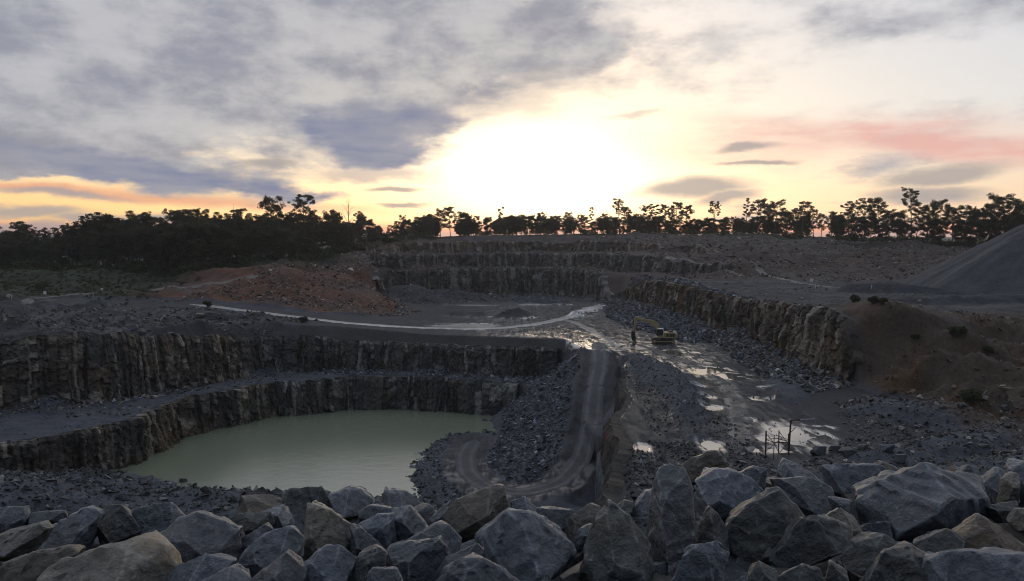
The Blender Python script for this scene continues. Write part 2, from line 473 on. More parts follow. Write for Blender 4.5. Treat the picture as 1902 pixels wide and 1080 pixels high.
    for (cx, cy, a, b) in PUD:
        m = (np.abs(x - cx) < a * 2.2) & (np.abs(y - cy) < b * 2.2)
        if not m.any():
            continue
        e = np.sqrt(((x[m] - cx) / a) ** 2 + ((y[m] - cy) / b) ** 2)
        e = e + fbm2(x[m] / (0.55 * a + 0.5), y[m] / (0.55 * b + 0.5), 71, 3) * 0.55
        k = sstep(1.75, 1.05, e)
        g = -27.06 + np.clip(e - 1, -1, 1) * 0.22
        h[m] = h[m] * (1 - k) + g * k
        wetp[m] = np.maximum(wetp[m], k)
    # fine relief
    flat = infl * (1 - mound) * (s_p < 0) * (h < fz + 1.0)
    droad = np.minimum(np.where(s_p > -1, d1, 99), np.where(s_p > -1, d2, 99))
    onramp = (s_p > -1) * sstep(5.2, 3.6, droad) * (np.abs(h - np.where(d1 < d2, z1, z2)) < 1.2)
    amp = 0.42 * (1 - 0.85 * flat) * (1 - 0.85 * onramp) * (y > 13)
    amp = amp * (1 - wetp)
    far_fade = sstep(440, 470, np.hypot(x, y))
    h = h + amp * fbm2(x / 1.7, y / 1.7, 81, 3) * (1 - far_fade)
    rut = flat * (1 - wetp) * 0.06 * fbm2((x * 0.96 + y * 0.28) / 0.9, (y * 0.96 - x * 0.28) / 9.0, 83, 2)
    h = h + rut
    if full:
        return h, dict(flat=flat, s_f=s_f, s_p=s_p, s_w=s_w, mound=mound, onramp=onramp, wetp=wetp, hill=hill, d1=d1, d2=d2, d3=d3, nf=nf, fill=fill)
    return h

def hz1(x, y):
    global _HG
    if _HG is None:
        gx, gy = np.meshgrid(np.arange(-290, 291, 1.0), np.arange(0, 452, 1.0))
        _HG = height(gx.ravel(), gy.ravel()).reshape(gx.shape)
    if abs(x) > 288 or y < 1 or y > 449:
        return float(height(np.array([x]), np.array([y]))[0])
    i, j = int(x + 290), int(y)
    u, v = x + 290 - i, y - j
    g = _HG
    return float((g[j, i] * (1 - u) + g[j, i + 1] * u) * (1 - v) + (g[j + 1, i] * (1 - u) + g[j + 1, i + 1] * u) * v)
_HG = None

_YS = np.concatenate([np.arange(14, 120, 1.0), np.arange(120, 470, 0.5)])
def hit(px, py, y0=14.0):
    """first point of the ground that a photo pixel looks at, beyond the boulders"""
    d = ray(px, py)
    t = _YS / d[1]
    x, z = d[0] * t, d[2] * t
    g = height(x, _YS)
    k = np.nonzero((z < g) & (_YS > y0))[0]
    if len(k) == 0:
        return None
    i = k[0]
    return np.array([x[i], _YS[i], g[i]])

# ------------------------------------------------------------------ object helpers
def tag(o, label=None, cat=None, group=None, kind=None):
    if label: o['label'] = label
    if cat: o['category'] = cat
    if group: o['group'] = group
    if kind: o['kind'] = kind
    return o

def mesh_np(name, v, f, mat=None, col=None, extra=None, smooth=False, loc=None, parent=None):
    """v (n,3), f (m,3|4) arrays -> object"""
    v = np.asarray(v, np.float32)
    f = np.asarray(f, np.int32)
    me = bpy.data.meshes.new(name)
    me.vertices.add(len(v))
    me.vertices.foreach_set('co', v.ravel())
    k = f.shape[1]
    me.loops.add(f.size)
    me.loops.foreach_set('vertex_index', f.ravel())
    me.polygons.add(len(f))
    me.polygons.foreach_set('loop_start', np.arange(0, f.size, k, dtype=np.int32))
    me.polygons.foreach_set('use_smooth', np.full(len(f), smooth))
    if col is not None:
        a = me.attributes.new('Col', 'FLOAT_COLOR', 'POINT')
        c4 = np.ones((len(v), 4), np.float32)
        c4[:, :3] = col
        a.data.foreach_set('color', c4.ravel())
    for nm, arr in (extra or {}).items():
        a = me.attributes.new(nm, 'FLOAT', 'POINT')
        a.data.foreach_set('value', np.asarray(arr, np.float32))
    me.update(calc_edges=True)
    me.validate()
    if mat: me.materials.append(mat)
    o = bpy.data.objects.new(name, me)
    COL.objects.link(o)
    if loc is not None: o.location = loc
    if parent: o.parent = parent
    return o

def empty(name, loc=(0, 0, 0), rz=0.0):
    o = bpy.data.objects.new(name, None)
    o.empty_display_size = 0.2
    COL.objects.link(o)
    o.location = loc
    o.rotation_euler = (0, 0, rz)
    return o

def new_mat(name):
    m = bpy.data.materials.new(name)
    m.use_nodes = True
    t = NT(m.node_tree)
    return m, t

def finish(t, **ins):
    b = t.node('ShaderNodeBsdfPrincipled', ins)
    t.node('ShaderNodeOutputMaterial', {'Surface': b.outputs[0]})
    return b

def vcol_mat(name, rough=0.9, spec=0.3, nscale=3.0, nstr=0.5, bump=0.3, bscale=5.0, bdist=0.06, wet=False):
    """ground-like material: colour from the mesh, broken up by noise"""
    m, t = new_mat(name)
    co = t.node('ShaderNodeTexCoord').outputs['Object']
    c = t.node('ShaderNodeAttribute', attribute_name='Col').outputs['Color']
    n1_ = t.noise(co, nscale, 6, 0.65)
    n2_ = t.noise(co, nscale * 0.11, 4, 0.6)
    k = t.math('ADD', t.ramp(n1_, 0.25, 0.75, 1 - nstr, 1 + nstr, False), t.ramp(n2_, 0.3, 0.7, -0.22, 0.22, False))
    kc = t.node('ShaderNodeCombineColor', {0: k, 1: k, 2: k}).outputs[0]
    base = t.mix(1.0, c, kc, 'MULTIPLY')
    bn = t.noise(co, bscale, 7, 0.7)
    bp = t.node('ShaderNodeBump', {'Height': bn, 'Strength': bump, 'Distance': bdist})
    ins = {'Base Color': base, 'Roughness': rough, 'Normal': bp.outputs[0], 'Specular IOR Level': spec}
    if wet:
        wa = t.node('ShaderNodeAttribute', attribute_name='wet').outputs['Fac']
        st = t.noise(t.mapping(co, rot=(0, 0, R(-16)), scale=(0.9, 0.10, 1)), 1.0, 6, 0.65)
        pt = t.noise(co, 0.35, 5, 0.6)
        pat = t.math('ADD', t.math('MULTIPLY', st, 0.6), t.math('MULTIPLY', pt, 0.4))
        wf = t.math('MULTIPLY', wa, t.ramp(pat, 0.42, 0.56))
        ins['Coat Weight'] = wf
        ins['Coat IOR'] = 2.0
        ins['Coat Roughness'] = 0.13
        ins['Roughness'] = t.math('SUBTRACT', rough, t.math('MULTIPLY', wf, rough - 0.09))
        ins['Specular IOR Level'] = t.math('ADD', spec, t.math('MULTIPLY', wf, 0.5 - spec))
        bp.inputs['Strength'].default_value = bump
        t.put(bp.inputs['Strength'], t.math('MULTIPLY', t.math('SUBTRACT', 1.0, t.math('MULTIPLY', wf, 0.55)), bump))
        dark = t.node('ShaderNodeCombineColor', {0: t.math('SUBTRACT', 1.0, t.math('MULTIPLY', wf, 0.35)), 1: t.math('SUBTRACT', 1.0, t.math('MULTIPLY', wf, 0.35)), 2: t.math('SUBTRACT', 1.0, t.math('MULTIPLY', wf, 0.35))}).outputs[0]
        ins['Base Color'] = t.mix(1.0, base, dark, 'MULTIPLY')
    finish(t, **ins)
    return m

M_ground = vcol_mat('ground_mat', 0.92, 0.25, 1.6, 0.45, 0.55, 4.0, 0.12, wet=True)
M_cliff = vcol_mat('cliff_mat', 0.85, 0.3, 2.2, 0.62, 0.9, 2.2, 0.22)
M_rubble = vcol_mat('rubble_mat', 0.85, 0.35, 3.0, 0.3, 0.4, 6.0, 0.05)

GREY = np.array([0.058, 0.062, 0.073])
DARK = np.array([0.036, 0.038, 0.044])
RED = np.array([0.105, 0.050, 0.030])
BROWN = np.array([0.074, 0.044, 0.023])
FIELD = np.array([0.022, 0.026, 0.015])
WOOD = np.array([0.020, 0.021, 0.014])
PALE = np.array([0.115, 0.112, 0.108])
MUD = np.array([0.031, 0.032, 0.036])

# ------------------------------------------------------------------ the ground
def build_ground():
    a_in = np.linspace(R(-47), R(47), 590)
    a_out = np.linspace(R(47), R(313), 90)[1:-1]
    A = np.concatenate([a_in, a_out])
    r = np.concatenate([np.arange(0.6, 12.5, 0.4), np.arange(12.5, 60, 1.2), np.arange(60, 100, 0.8), np.arange(100, 262, 0.5), np.arange(262, 425, 0.8),
                        425 * np.exp(np.linspace(0, math.log(9000 / 425), 55))])
    AA, RR = np.meshgrid(A, r)
    x = (np.sin(AA) * RR).ravel()
    y = (np.cos(AA) * RR).ravel()
    z, q = height(x, y, True)
    fl = np.clip(np.hypot(x, y) / 460, 1, 20)
    far_k = sstep(455, 700, np.hypot(x, y))
    z = z * (1 - far_k) + far_k * (-5 + 4 * fbm2(x / 400, y / 400, 4, 3))
    nc, nr = len(A), len(r)
    idx = np.arange(nr * nc).reshape(nr, nc)
    i2 = np.roll(idx, -1, axis=1)
    f = np.stack([idx[:-1], idx[1:], i2[1:], i2[:-1]], -1).reshape(-1, 4)[:, ::-1]
    # colours: what the ground is made of
    n = len(x)
    c = np.tile(GREY, (n, 1))
    nz = fbm2(x / 14, y / 14, 91, 4)
    nf_ = fbm2(x / 4, y / 4, 92, 3)
    def lay(col, k):
        nonlocal c
        k = np.clip(k, 0, 1)[:, None]
        c = c * (1 - k) + np.asarray(col) * k
    up = (z > floor_z(x) + 0.8) | (q['s_f'] < -1)
    lay(RED, up * sstep(-22, -40, x) * sstep(228, 240, y) * (0.82 + 0.7 * nz))
    lay([0.072, 0.048, 0.036], up * (y > 262) * (x > 30) * (0.8 + 0.5 * nz))
    lay([0.043, 0.042, 0.043], (x > 62) * (y > 150) * (y < 264) * (z > -17) * 0.9)
    lay([0.035, 0.032, 0.031], up * (y > 262) * (x > 30) * sstep(0.1, 0.5, nf_ + 0.6 * nz) * 0.7)
    lay(PALE, (x > 62) * (y > 150) * (y < 262) * (z > -17) * sstep(0.05, 0.45, fbm2(x / 10, y / 3.5, 93, 4)) * 0.3)
    lay([0.07, 0.06, 0.056], up * (y > 330) * (0.6 + 0.6 * nz))
    lay(BROWN, sstep(60, 66, x) * sstep(160, 148, y) * (y > 50) * (z > -26.6) * (0.85 + 0.7 * nz))
    lay([0.055, 0.043, 0.032], sstep(60, 66, x) * sstep(160, 148, y) * (y > 50) * sstep(0.0, 0.5, nf_ + nz))
    lay([0.07, 0.052, 0.038], sstep(-70, -85, x) * (y < 215) * (y > 140) * (z > -30) * (0.6 + 0.9 * nz))
    lay([0.034, 0.035, 0.033], sstep(-48, -62, x) * sstep(244, 234, y) * (y > 130) * (z > -31.5) * (0.85 + 0.5 * nz))
    lay([0.060, 0.040, 0.029], sstep(-75, -92, x) * sstep(225, 210, y) * (y > 140) * (z > -31) * sstep(0.0, 0.4, nz) * 0.8)
    lay(FIELD, up * sstep(-108, -128, x) * sstep(222, 240, y))
    lay(FIELD * 1.1, up * sstep(-125, -140, x) * (y > 120))
    lay(WOOD, (y > 300) * (x < -75 - (y - 300) * -0.2) * (x < -75) * (z > -16) * sstep(-62, -95, x - (y - 300) * 0.3))
    lay(WOOD * 1.6, sstep(404, 416, np.hypot(x, y)) * (z > -10))
    lay(MUD, q['flat'])
    lay([0.029, 0.030, 0.034], q['onramp'])
    lay([0.030, 0.032, 0.036], (q['mound'] > 0.3) * (x < 35) * (y > 240))
    lay(DARK, (x > 80) * (y > 170) * (y < 214) * (z > -14.6))
    lay([0.034, 0.034, 0.034], (q['s_p'] < 0) * (q['s_p'] > -9) * (x > -60) * (x < 12) * (y > 196) * (z < -25.0))
    lay([0.05, 0.052, 0.055], (y < 60))
    # puddle-side mud and the wet floor
    wet = q['flat'] * (0.12 + 0.78 * sstep(-25, 12, x) * sstep(330, 300, y)) * (0.1 + 0.9 * sstep(158, 182, y)) + q['wetp']
    wet = np.maximum(wet, q['onramp'] * 0.3 * sstep(-40, -43, z))
    wet = np.maximum(wet, 0.04 * q['onramp'])
    wet = np.maximum(wet, q['flat'] * sstep(2, 10, x) * sstep(48, 40, x) * sstep(150, 175, y) * sstep(262, 235, y))
    wet = wet * np.where((x < 14) & (y > 190), sstep(-3, -8, q['s_p']), 1)
    c *= (1 + 0.25 * nf_)[:, None]
    o = mesh_np('ground', np.stack([x, y, z], 1), f, M_ground, np.clip(c, 0.008, 1), {'wet': np.clip(wet, 0, 1)}, smooth=True)
    tag(o, 'dark quarry ground of crushed rock, benches, floor and hillsides', 'ground', kind='structure')
    return o
build_ground()

# ------------------------------------------------------------------ rock faces: blocky, column-jointed ribbons along the feet of the cuts
def resample(pts, step):
    P = np.asarray(pts, float)
    seg = np.hypot(*np.diff(P, axis=0).T)
    L = np.concatenate([[0], np.cumsum(seg)])
    s = np.arange(0, L[-1], step)
    return np.stack([np.interp(s, L, P[:, 0]), np.interp(s, L, P[:, 1])], 1), s

def rock_face(name, label, poly, i0, i1, seed, step=0.26, hues=None, warm=0.3, batter=0.16, amp=1.0, zmin=None, plain=False):
    rng = np.random.default_rng(seed)
    n = len(poly)
    A = sum(poly[i][0] * poly[(i + 1) % n][1] - poly[(i + 1) % n][0] * poly[i][1] for i in range(n))
    pts = [poly[i % n] for i in range(i0, i1 + 1)]
    B, s = resample(pts, step)
    # smooth the corners, take the same warp as the ground
    k = max(3, int(3.0 / step) | 1)
    ker = np.ones(k) / k
    pad = lambda a: np.convolve(np.pad(a, k // 2, mode='edge'), ker, 'valid')
    B = np.stack([pad(B[:, 0]), pad(B[:, 1])], 1)
    Q = B.copy()
    for _ in range(3):
        wx, wy = warp(Q[:, 0], Q[:, 1])
        Q = B - np.stack([wx, wy], 1)
    tg = np.gradient(B, axis=0)
    tg /= np.linalg.norm(tg, axis=1)[:, None] + 1e-9
    nin = np.stack([-tg[:, 1], tg[:, 0]], 1) * (1 if A > 0 else -1)      # into the pit
    out = Q - nin * 1.3
    inn = Q + nin * 3.0
    ztop = height(out[:, 0], out[:, 1])
    zbot = height(inn[:, 0], inn[:, 1]) - 0.6
    if zmin is not None:
        zbot = np.maximum(zbot, zmin)
    ztop = pad(ztop) + 0.25 * fbm2(s / 1.5, s * 0, seed, 3) + 0.1
    zbot = np.minimum(pad(zbot), ztop - 0.05)
    H = ztop - zbot
    rows = int(np.clip(H.max() / (step * 1.05), 8, 60))
    t = np.linspace(0, 1, rows)
    S, TT = np.meshgrid(s, t, indexing='ij')
    Hh = H[:, None]
    zz_ = zbot[:, None] + TT * Hh
    # irregular columns
    sw = S + 0.5 * fbm2(S / 3.5, zz_ / 4.5, seed + 1, 2) + 0.22 * fbm2(S / 0.9, zz_ / 1.1, seed + 4, 2)
    widths = rng.gamma(1.7, 0.5, int(s[-1] / 0.4) + 80) + 0.25
    edges = np.cumsum(widths)
    cid = np.clip(np.searchsorted(edges, sw), 0, len(widths) - 1)
    coff = rng.random(len(widths)) ** 1.3
    bh = rng.uniform(0.9, 4.5, len(widths))
    ph = rng.random(len(widths)) * 4
    lev = (zz_ + 0.7 * fbm2(S / 0.8, zz_ / 0.9, seed + 6, 2) + 0.6 * (sw - edges[cid]) * rng.uniform(-0.6, 0.6, len(widths))[cid] + ph[cid]) / bh[cid]
    bid = np.floor(lev).astype(int)
    hb = _h2(cid, bid, seed)
    hb2 = _h2(cid, bid, seed + 5)
    # horizontal joint groove and column joint groove
    fr = lev - bid
    groove = (np.minimum(fr, 1 - fr) * bh[cid] < 0.06) * 0.05
    ed = np.minimum(edges[cid] - sw, sw - (edges[cid] - widths[cid]))
    groove = np.maximum(groove, (ed < 0.09) * 0.16)
    broad = fbm2(S / 9, zz_ / 14, seed + 2, 3) * 1.3 + np.abs(fbm2(S / 1.8 + zz_ / 9, zz_ / 2.6, seed + 13, 3)) * 0.7
    d = 0.9 + amp * (1.0 * coff[cid] + 0.85 * (hb - 0.4) + broad - groove) + 0.28 * fbm2(S / 0.55, zz_ / 0.7, seed + 3, 2)
    if plain:
        d = 0.9 + 0.7 * fbm2(S / 2.5, zz_ / 6, seed + 2, 4) + 0.25 * fbm2(S / 0.7, zz_ / 1.5, seed + 3, 3)
    d = d + (1 - TT) * Hh * batter
    d = d - 0.5 * sstep(0.9, 1.0, TT)
    d = np.maximum(d, 0.25)
    x = Q[:, 0][:, None] + nin[:, 0][:, None] * d
    y = Q[:, 1][:, None] + nin[:, 1][:, None] * d
    # a last row laid back on to the bench above
    x = np.concatenate([x, (Q[:, 0] - nin[:, 0] * 1.4)[:, None]], 1)
    y = np.concatenate([y, (Q[:, 1] - nin[:, 1] * 1.4)[:, None]], 1)
    zz2 = np.concatenate([zz_, (ztop - 0.35)[:, None]], 1)
    ns, nr = x.shape
    V = np.stack([x.ravel(), y.ravel(), zz2.ravel()], 1)
    idx = np.arange(ns * nr).reshape(ns, nr)
    F = np.stack([idx[:-1, :-1], idx[1:, :-1], idx[1:, 1:], idx[:-1, 1:]], -1).reshape(-1, 4)
    if A < 0:
        F = F[:, ::-1]
    hues = hues or [(0.072, 0.068, 0.062), (0.046, 0.048, 0.052), (0.155, 0.142, 0.120), (0.105, 0.082, 0.056)]
    c0, c1, c2, c3 = [np.array(q) for q in hues]
    k1 = np.clip(_h2(cid, cid * 0, seed + 7) * 1.2 - 0.1, 0, 1)[..., None]
    col = c0 * (1 - k1) + c1 * k1
    st = np.clip(fbm2(S / 6, zz_ / 5, seed + 8, 4) * 1.6 + warm, 0, 1)[..., None]
    col = col * (1 - st * 0.75) + c3 * st * 0.75
    pk = np.maximum((hb2 > 0.80) * (0.4 + 0.6 * hb), (_h2(cid, cid * 0 + 3, seed + 21) > 0.88) * (0.5 + 0.4 * hb2))[..., None] * 0.78
    col = col * (1 - pk) + c2 * pk
    dkk = sstep(0.1, 0.6, fbm2(S / 3.0, zz_ / 12, seed + 12, 3))[..., None]
    col = col * (1 - 0.5 * dkk)
    col = col * (1 - (groove > 0)[..., None] * 0.55)
    col = col * (1 + 0.35 * fbm2(S / 0.6, zz_ / 2.5, seed + 15, 3))[..., None]
    if plain:                                            # earth cut: no joints, only stains
        col = c0 * (1 - st * 0.6) + c3 * st * 0.6
        col = col * (1 + 0.5 * fbm2(S / 1.2, zz_ / 5, seed + 15, 4))[..., None]
    col = np.concatenate([col, col[:, -1:]], 1).reshape(-1, 3)
    keep = (H > 0.9)
    fk = (keep[:-1] & keep[1:])
    F = F.reshape(ns - 1, nr - 1, 4)[fk].reshape(-1, 4)
    if len(F) == 0:
        return None
    used = np.unique(F)
    mp = np.full(len(V), -1)
    mp[used] = np.arange(len(used))
    o = mesh_np(name, V[used], mp[F], M_cliff, col[used])
    tag(o, label, 'rock face', kind='structure')
    return o

DARKF = [(0.078, 0.077, 0.072), (0.040, 0.046, 0.050), (0.26, 0.25, 0.225), (0.085, 0.074, 0.055)]
REDF = [(0.085, 0.073, 0.060), (0.046, 0.044, 0.043), (0.27, 0.235, 0.19), (0.120, 0.080, 0.048)]
FARF = [(0.082, 0.076, 0.070), (0.052, 0.052, 0.054), (0.24, 0.22, 0.20), (0.100, 0.080, 0.062)]
rock_face('rock_face', 'tan and grey column-jointed rock face on the right side of the quarry floor', P_FLOOR, 5, 11, 101, 0.26, REDF, 0.35, 0.14, 1.2)
rock_face('rock_face', 'lowest of the three far rock faces behind the quarry floor', P_FLOOR, 11, 17, 102, 0.42, FARF, 0.15)
rock_face('rock_face', 'middle rock face of the far stepped wall', P_TWO, 0, 7, 103, 0.45, FARF, 0.25)
rock_face('rock_face', 'topmost rock face of the far stepped wall under the trees', P_TOP, 0, 7, 104, 0.5, REDF, 0.5, 0.35)
rock_face('rock_face', 'dark rock face between the road and the bench above the pond', P_PIT, 0, 4, 105, 0.24, DARKF, 0.0)
rock_face('rock_face', 'high brown-stained rock face above the left bench', P_PIT, 4, 9, 106, 0.28, REDF, 0.2, 0.22, 1.3)
rock_face('rock_face', 'brown cut face beside the ramp into the pit', P_PIT, 13, 17, 107, 0.2, [(0.040, 0.037, 0.033), (0.03, 0.03, 0.03), (0.1, 0.09, 0.08), (0.072, 0.052, 0.032)], 0.1, 0.12, plain=True)
rock_face('rock_face', 'rock face standing in the pond at its far side', P_POND, 0, 3, 108, 0.24, DARKF, -0.05, 0.08, zmin=-46.2)
rock_face('rock_face', 'rock face standing in the pond at its left side', P_POND, 3, 8, 109, 0.26, REDF, 0.1, 0.10, 1.2, zmin=-46.2)

# ------------------------------------------------------------------ water
def water_mat(name, base, rough, bump, bscale, stretch=(1, 1, 1), ior=1.33):
    m, t = new_mat(name)
    co = t.node('ShaderNodeTexCoord').outputs['Object']
    cm = t.mapping(co, scale=stretch)
    n_a = t.noise(cm, bscale, 4, 0.6)
    bp = t.node('ShaderNodeBump', {'Height': n_a, 'Strength': bump, 'Distance': 0.05})
    finish(t, **{'Base Color': base, 'Roughness': rough, 'IOR': ior, 'Normal': bp.outputs[0], 'Specular IOR Level': 0.5})
    return m
M_pond = water_mat('pond_mat', (0.165, 0.188, 0.128, 1), 0.19, 0.5, 0.7, (0.5, 1.0, 1), 1.95)
M_pud = water_mat('puddle_mat', (0.105, 0.098, 0.085, 1), 0.03, 0.02, 0.5, ior=3.4)
M_pud2 = water_mat('muddy_sky_sheen_mat', (0.20, 0.19, 0.175, 1), 0.24, 0.4, 1.2, ior=3.0)  # muddy far puddles, base paled to stand in for blocked sky reflection

def sheet(name, pts, z, mat, cell):
    P = np.asarray(pts)
    bm = bmesh.new()
    vs = [bm.verts.new((p[0], p[1], z)) for p in P]
    bm.faces.new(vs)
    bmesh.ops.triangulate(bm, faces=bm.faces[:])
    for f in bm.faces:
        if f.normal.z < 0: f.normal_flip()
    me = bpy.data.meshes.new(name)
    bm.to_mesh(me)
    bm.free()
    me.materials.append(mat)
    o = bpy.data.objects.new(name, me)
    COL.objects.link(o)
    return o
pond = sheet('pond', [(18, 200), (-40, 212), (-70, 205), (-90, 175), (-94, 140), (-108, 122), (-60, 118), (-30, 116), (0, 116), (6, 140), (0, 165), (4, 185)], Z_POND, M_pond, 1)
tag(pond, 'milky green pond filling the bottom of the pit', 'pond', kind='structure')
for i, (cx, cy, a, b) in enumerate(PUD):
    pts = []
    for k in range(40):
        th = k / 40 * 2 * math.pi
        rr = 1.45
        pts.append((a * rr * math.cos(th), b * rr * math.sin(th)))
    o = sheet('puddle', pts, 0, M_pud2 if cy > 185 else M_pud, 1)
    o.location = (cx, cy, -27.055 - 0.003 * i)
    tag(o, 'rainwater puddle on the wet quarry floor', 'puddle', 'puddles on the quarry floor', 'structure')

# ------------------------------------------------------------------ roads
def road_mat():
    m, t = new_mat('road_mat')
    co = t.node('ShaderNodeTexCoord').outputs['Object']
    at = t.node('ShaderNodeAttribute', attribute_name='Col').outputs['Color']
    wv_ = t.node('ShaderNodeAttribute', attribute_name='wet').outputs['Fac']
    n_a = t.noise(co, 1.3, 6, 0.65)
    k = t.ramp(n_a, 0.25, 0.75, 0.65, 1.35, False)
    kc = t.node('ShaderNodeCombineColor', {0: k, 1: k, 2: k}).outputs[0]
    base = t.mix(1.0, at, kc, 'MULTIPLY')
    n_b = t.noise(co, 0.5, 4, 0.6)
    wf = t.math('MULTIPLY', wv_, t.ramp(n_b, 0.38, 0.6))
    bn = t.noise(co, 3.0, 6, 0.7)
    bp = t.node('ShaderNodeBump', {'Height': bn, 'Strength': 0.35, 'Distance': 0.06})
    finish(t, **{'Base Color': base, 'Roughness': t.math('SUBTRACT', 0.8, t.math('MULTIPLY', wf, 0.52)), 'Coat Weight': wf, 'Coat IOR': 1.9, 'Coat Roughness': 0.2, 'Normal': bp.outputs[0], 'Specular IOR Level': 0.45})
    return m
M_road = road_mat()

def road(name, label, pts, half, col, wet=0.5, lift=0.10, ruts=True, seed=0, step=0.7, wobble=0.22, rutc=0.35):
    B, s = resample([(p[0], p[1]) for p in pts], step)
    k = 9
    pad = lambda a: np.convolve(np.pad(a, k // 2, mode='edge'), np.ones(k) / k, 'valid')
    B = np.stack([pad(B[:, 0]), pad(B[:, 1])], 1)
    tg = np.gradient(B, axis=0)
    tg /= np.linalg.norm(tg, axis=1)[:, None]
    nn = np.stack([-tg[:, 1], tg[:, 0]], 1)
    m = 15
    q = np.linspace(-1, 1, m)
    wl = half * (1 + wobble * fbm2(s / 6, s * 0, seed + 1, 3))
    wr = half * (1 + wobble * fbm2(s / 6, s * 0, seed + 2, 3))
    tp = sstep(0, 5, s) * sstep(s[-1], s[-1] - 5, s) * 0.8 + 0.2
    wl, wr = wl * tp, wr * tp
    W_ = np.where(q[None] < 0, wl[:, None], wr[:, None]) * q[None]
    x = B[:, 0:1] + nn[:, 0:1] * W_
    y = B[:, 1:2] + nn[:, 1:2] * W_
    z = height(x.ravel(), y.ravel()).reshape(x.shape)
    # road surface: graded smooth along its length
    zc = np.stack([pad(z[:, j]) for j in range(m)], 1)
    z = np.maximum(z - 0.1, zc) + lift * np.clip(1.35 - np.abs(q) ** 3 * 1.8, -0.8, 1)[None]
    rut = np.exp(-((np.abs(W_) - 1.1) / 0.35) ** 2) if ruts else 0 * W_
    z = z - 0.05 * rut
    V = np.stack([x.ravel(), y.ravel(), z.ravel()], 1)
    ns = len(B)
    idx = np.arange(ns * m).reshape(ns, m)
    F = np.stack([idx[:-1, :-1], idx[:-1, 1:], idx[1:, 1:], idx[1:, :-1]], -1).reshape(-1, 4)[:, ::-1]
    c = np.array(col)[None, None] * (1 + rutc * rut[..., None]) * (1 + 0.3 * fbm2(x / 3, y / 3, seed + 5, 3))[..., None]
    wt = np.clip(wet * (0.7 + 0.5 * rut), 0, 1)
    o = mesh_np(name, V, F, M_road, c.reshape(-1, 3), {'wet': wt.ravel()}, smooth=True)
    nz_ = np.zeros(len(o.data.polygons) * 3)
    o.data.polygons.foreach_get('normal', nz_)
    if nz_[2::3].mean() < 0:
        o.data.flip_normals()
    tag(o, label, 'road', kind='structure')
    return o

def on_floor(pxs):
    r_ = []
    for px, py in pxs:
        p = hit(px, py)
        r_.append((p[0], p[1]))
    return r_
ROAD_PL = []
for px, py in ROAD_PX:
    d = ray(px, py)
    yy_ = np.arange(180, 330, 0.25)
    t_ = yy_ / d[1]
    k = np.argmin(np.abs(d[2] * t_ - floor_z(d[0] * t_)))
    ROAD_PL.append((d[0] * t_[k], yy_[k]))
road('haul_road', 'pale gravel haul road running along the crest above the pond', ROAD_PL, 2.3, (0.25, 0.245, 0.235), 0.85, 0.14, True, 201)
road('ramp_road', 'wheel-worn ramp road dropping from the quarry floor into the pit', [(22, 200), (21.5, 190)] + [(p[0], p[1]) for p in RAMP] + [(p[0], p[1]) for p in SPUR[1:]], 2.2, (0.030, 0.031, 0.035), 0.08, 0.12, True, 202, rutc=1.1)
road('track', 'muddy wheel track crossing the wet quarry floor past the puddles', [pz(*q, -27)[:2] for q in [(1185, 640), (1230, 655), (1275, 672), (1320, 690), (1350, 715), (1365, 745), (1372, 780), (1375, 815), (1372, 850)]], 1.9, (0.030, 0.030, 0.033), 0.22, 0.06, True, 203, rutc=1.3)
road('track', 'wheel track linking the haul road with the head of the ramp', [pz(*q, -27)[:2] for q in [(1045, 593), (1075, 602), (1105, 618), (1130, 632), (1140, 645)]], 1.6, (0.14, 0.137, 0.13), 0.9, 0.06, True, 204)
road('track', 'narrow gravel track along the right-hand plateau below the hill', [pz(*q, -14.8)[:2] for q in [(1400, 514), (1450, 521), (1500, 529), (1560, 535), (1640, 541), (1720, 545)]], 1.5, (0.095, 0.09, 0.085), 0.1, 0.10, True, 205)
tl = [hit(*q) for q in [(275, 541), (330, 535), (390, 527), (440, 520), (500, 513)]]
road('track', 'pale track slanting up across the red hillside on the left', [p[:2] for p in tl if p is not None], 1.5, (0.105, 0.085, 0.07), 0.1, 0.14, True, 206)
tl = [hit(*q) for q in [(10, 556), (60, 553), (110, 549), (150, 546), (195, 543)]]
road('track', 'grey track at the edge of the left-hand field beside the marker posts', [p[:2] for p in tl if p is not None], 1.2, (0.085, 0.082, 0.075), 0.1, 0.12, True, 207)
tl = [hit(*q) for q in [(1205, 478), (1250, 485), (1300, 492), (1350, 502), (1395, 512)]]
road('track', 'pale track slanting down the right-hand hill to the plateau', [p[:2] for p in tl if p is not None], 1.7, (0.10, 0.092, 0.085), 0.1, 0.16, True, 208)

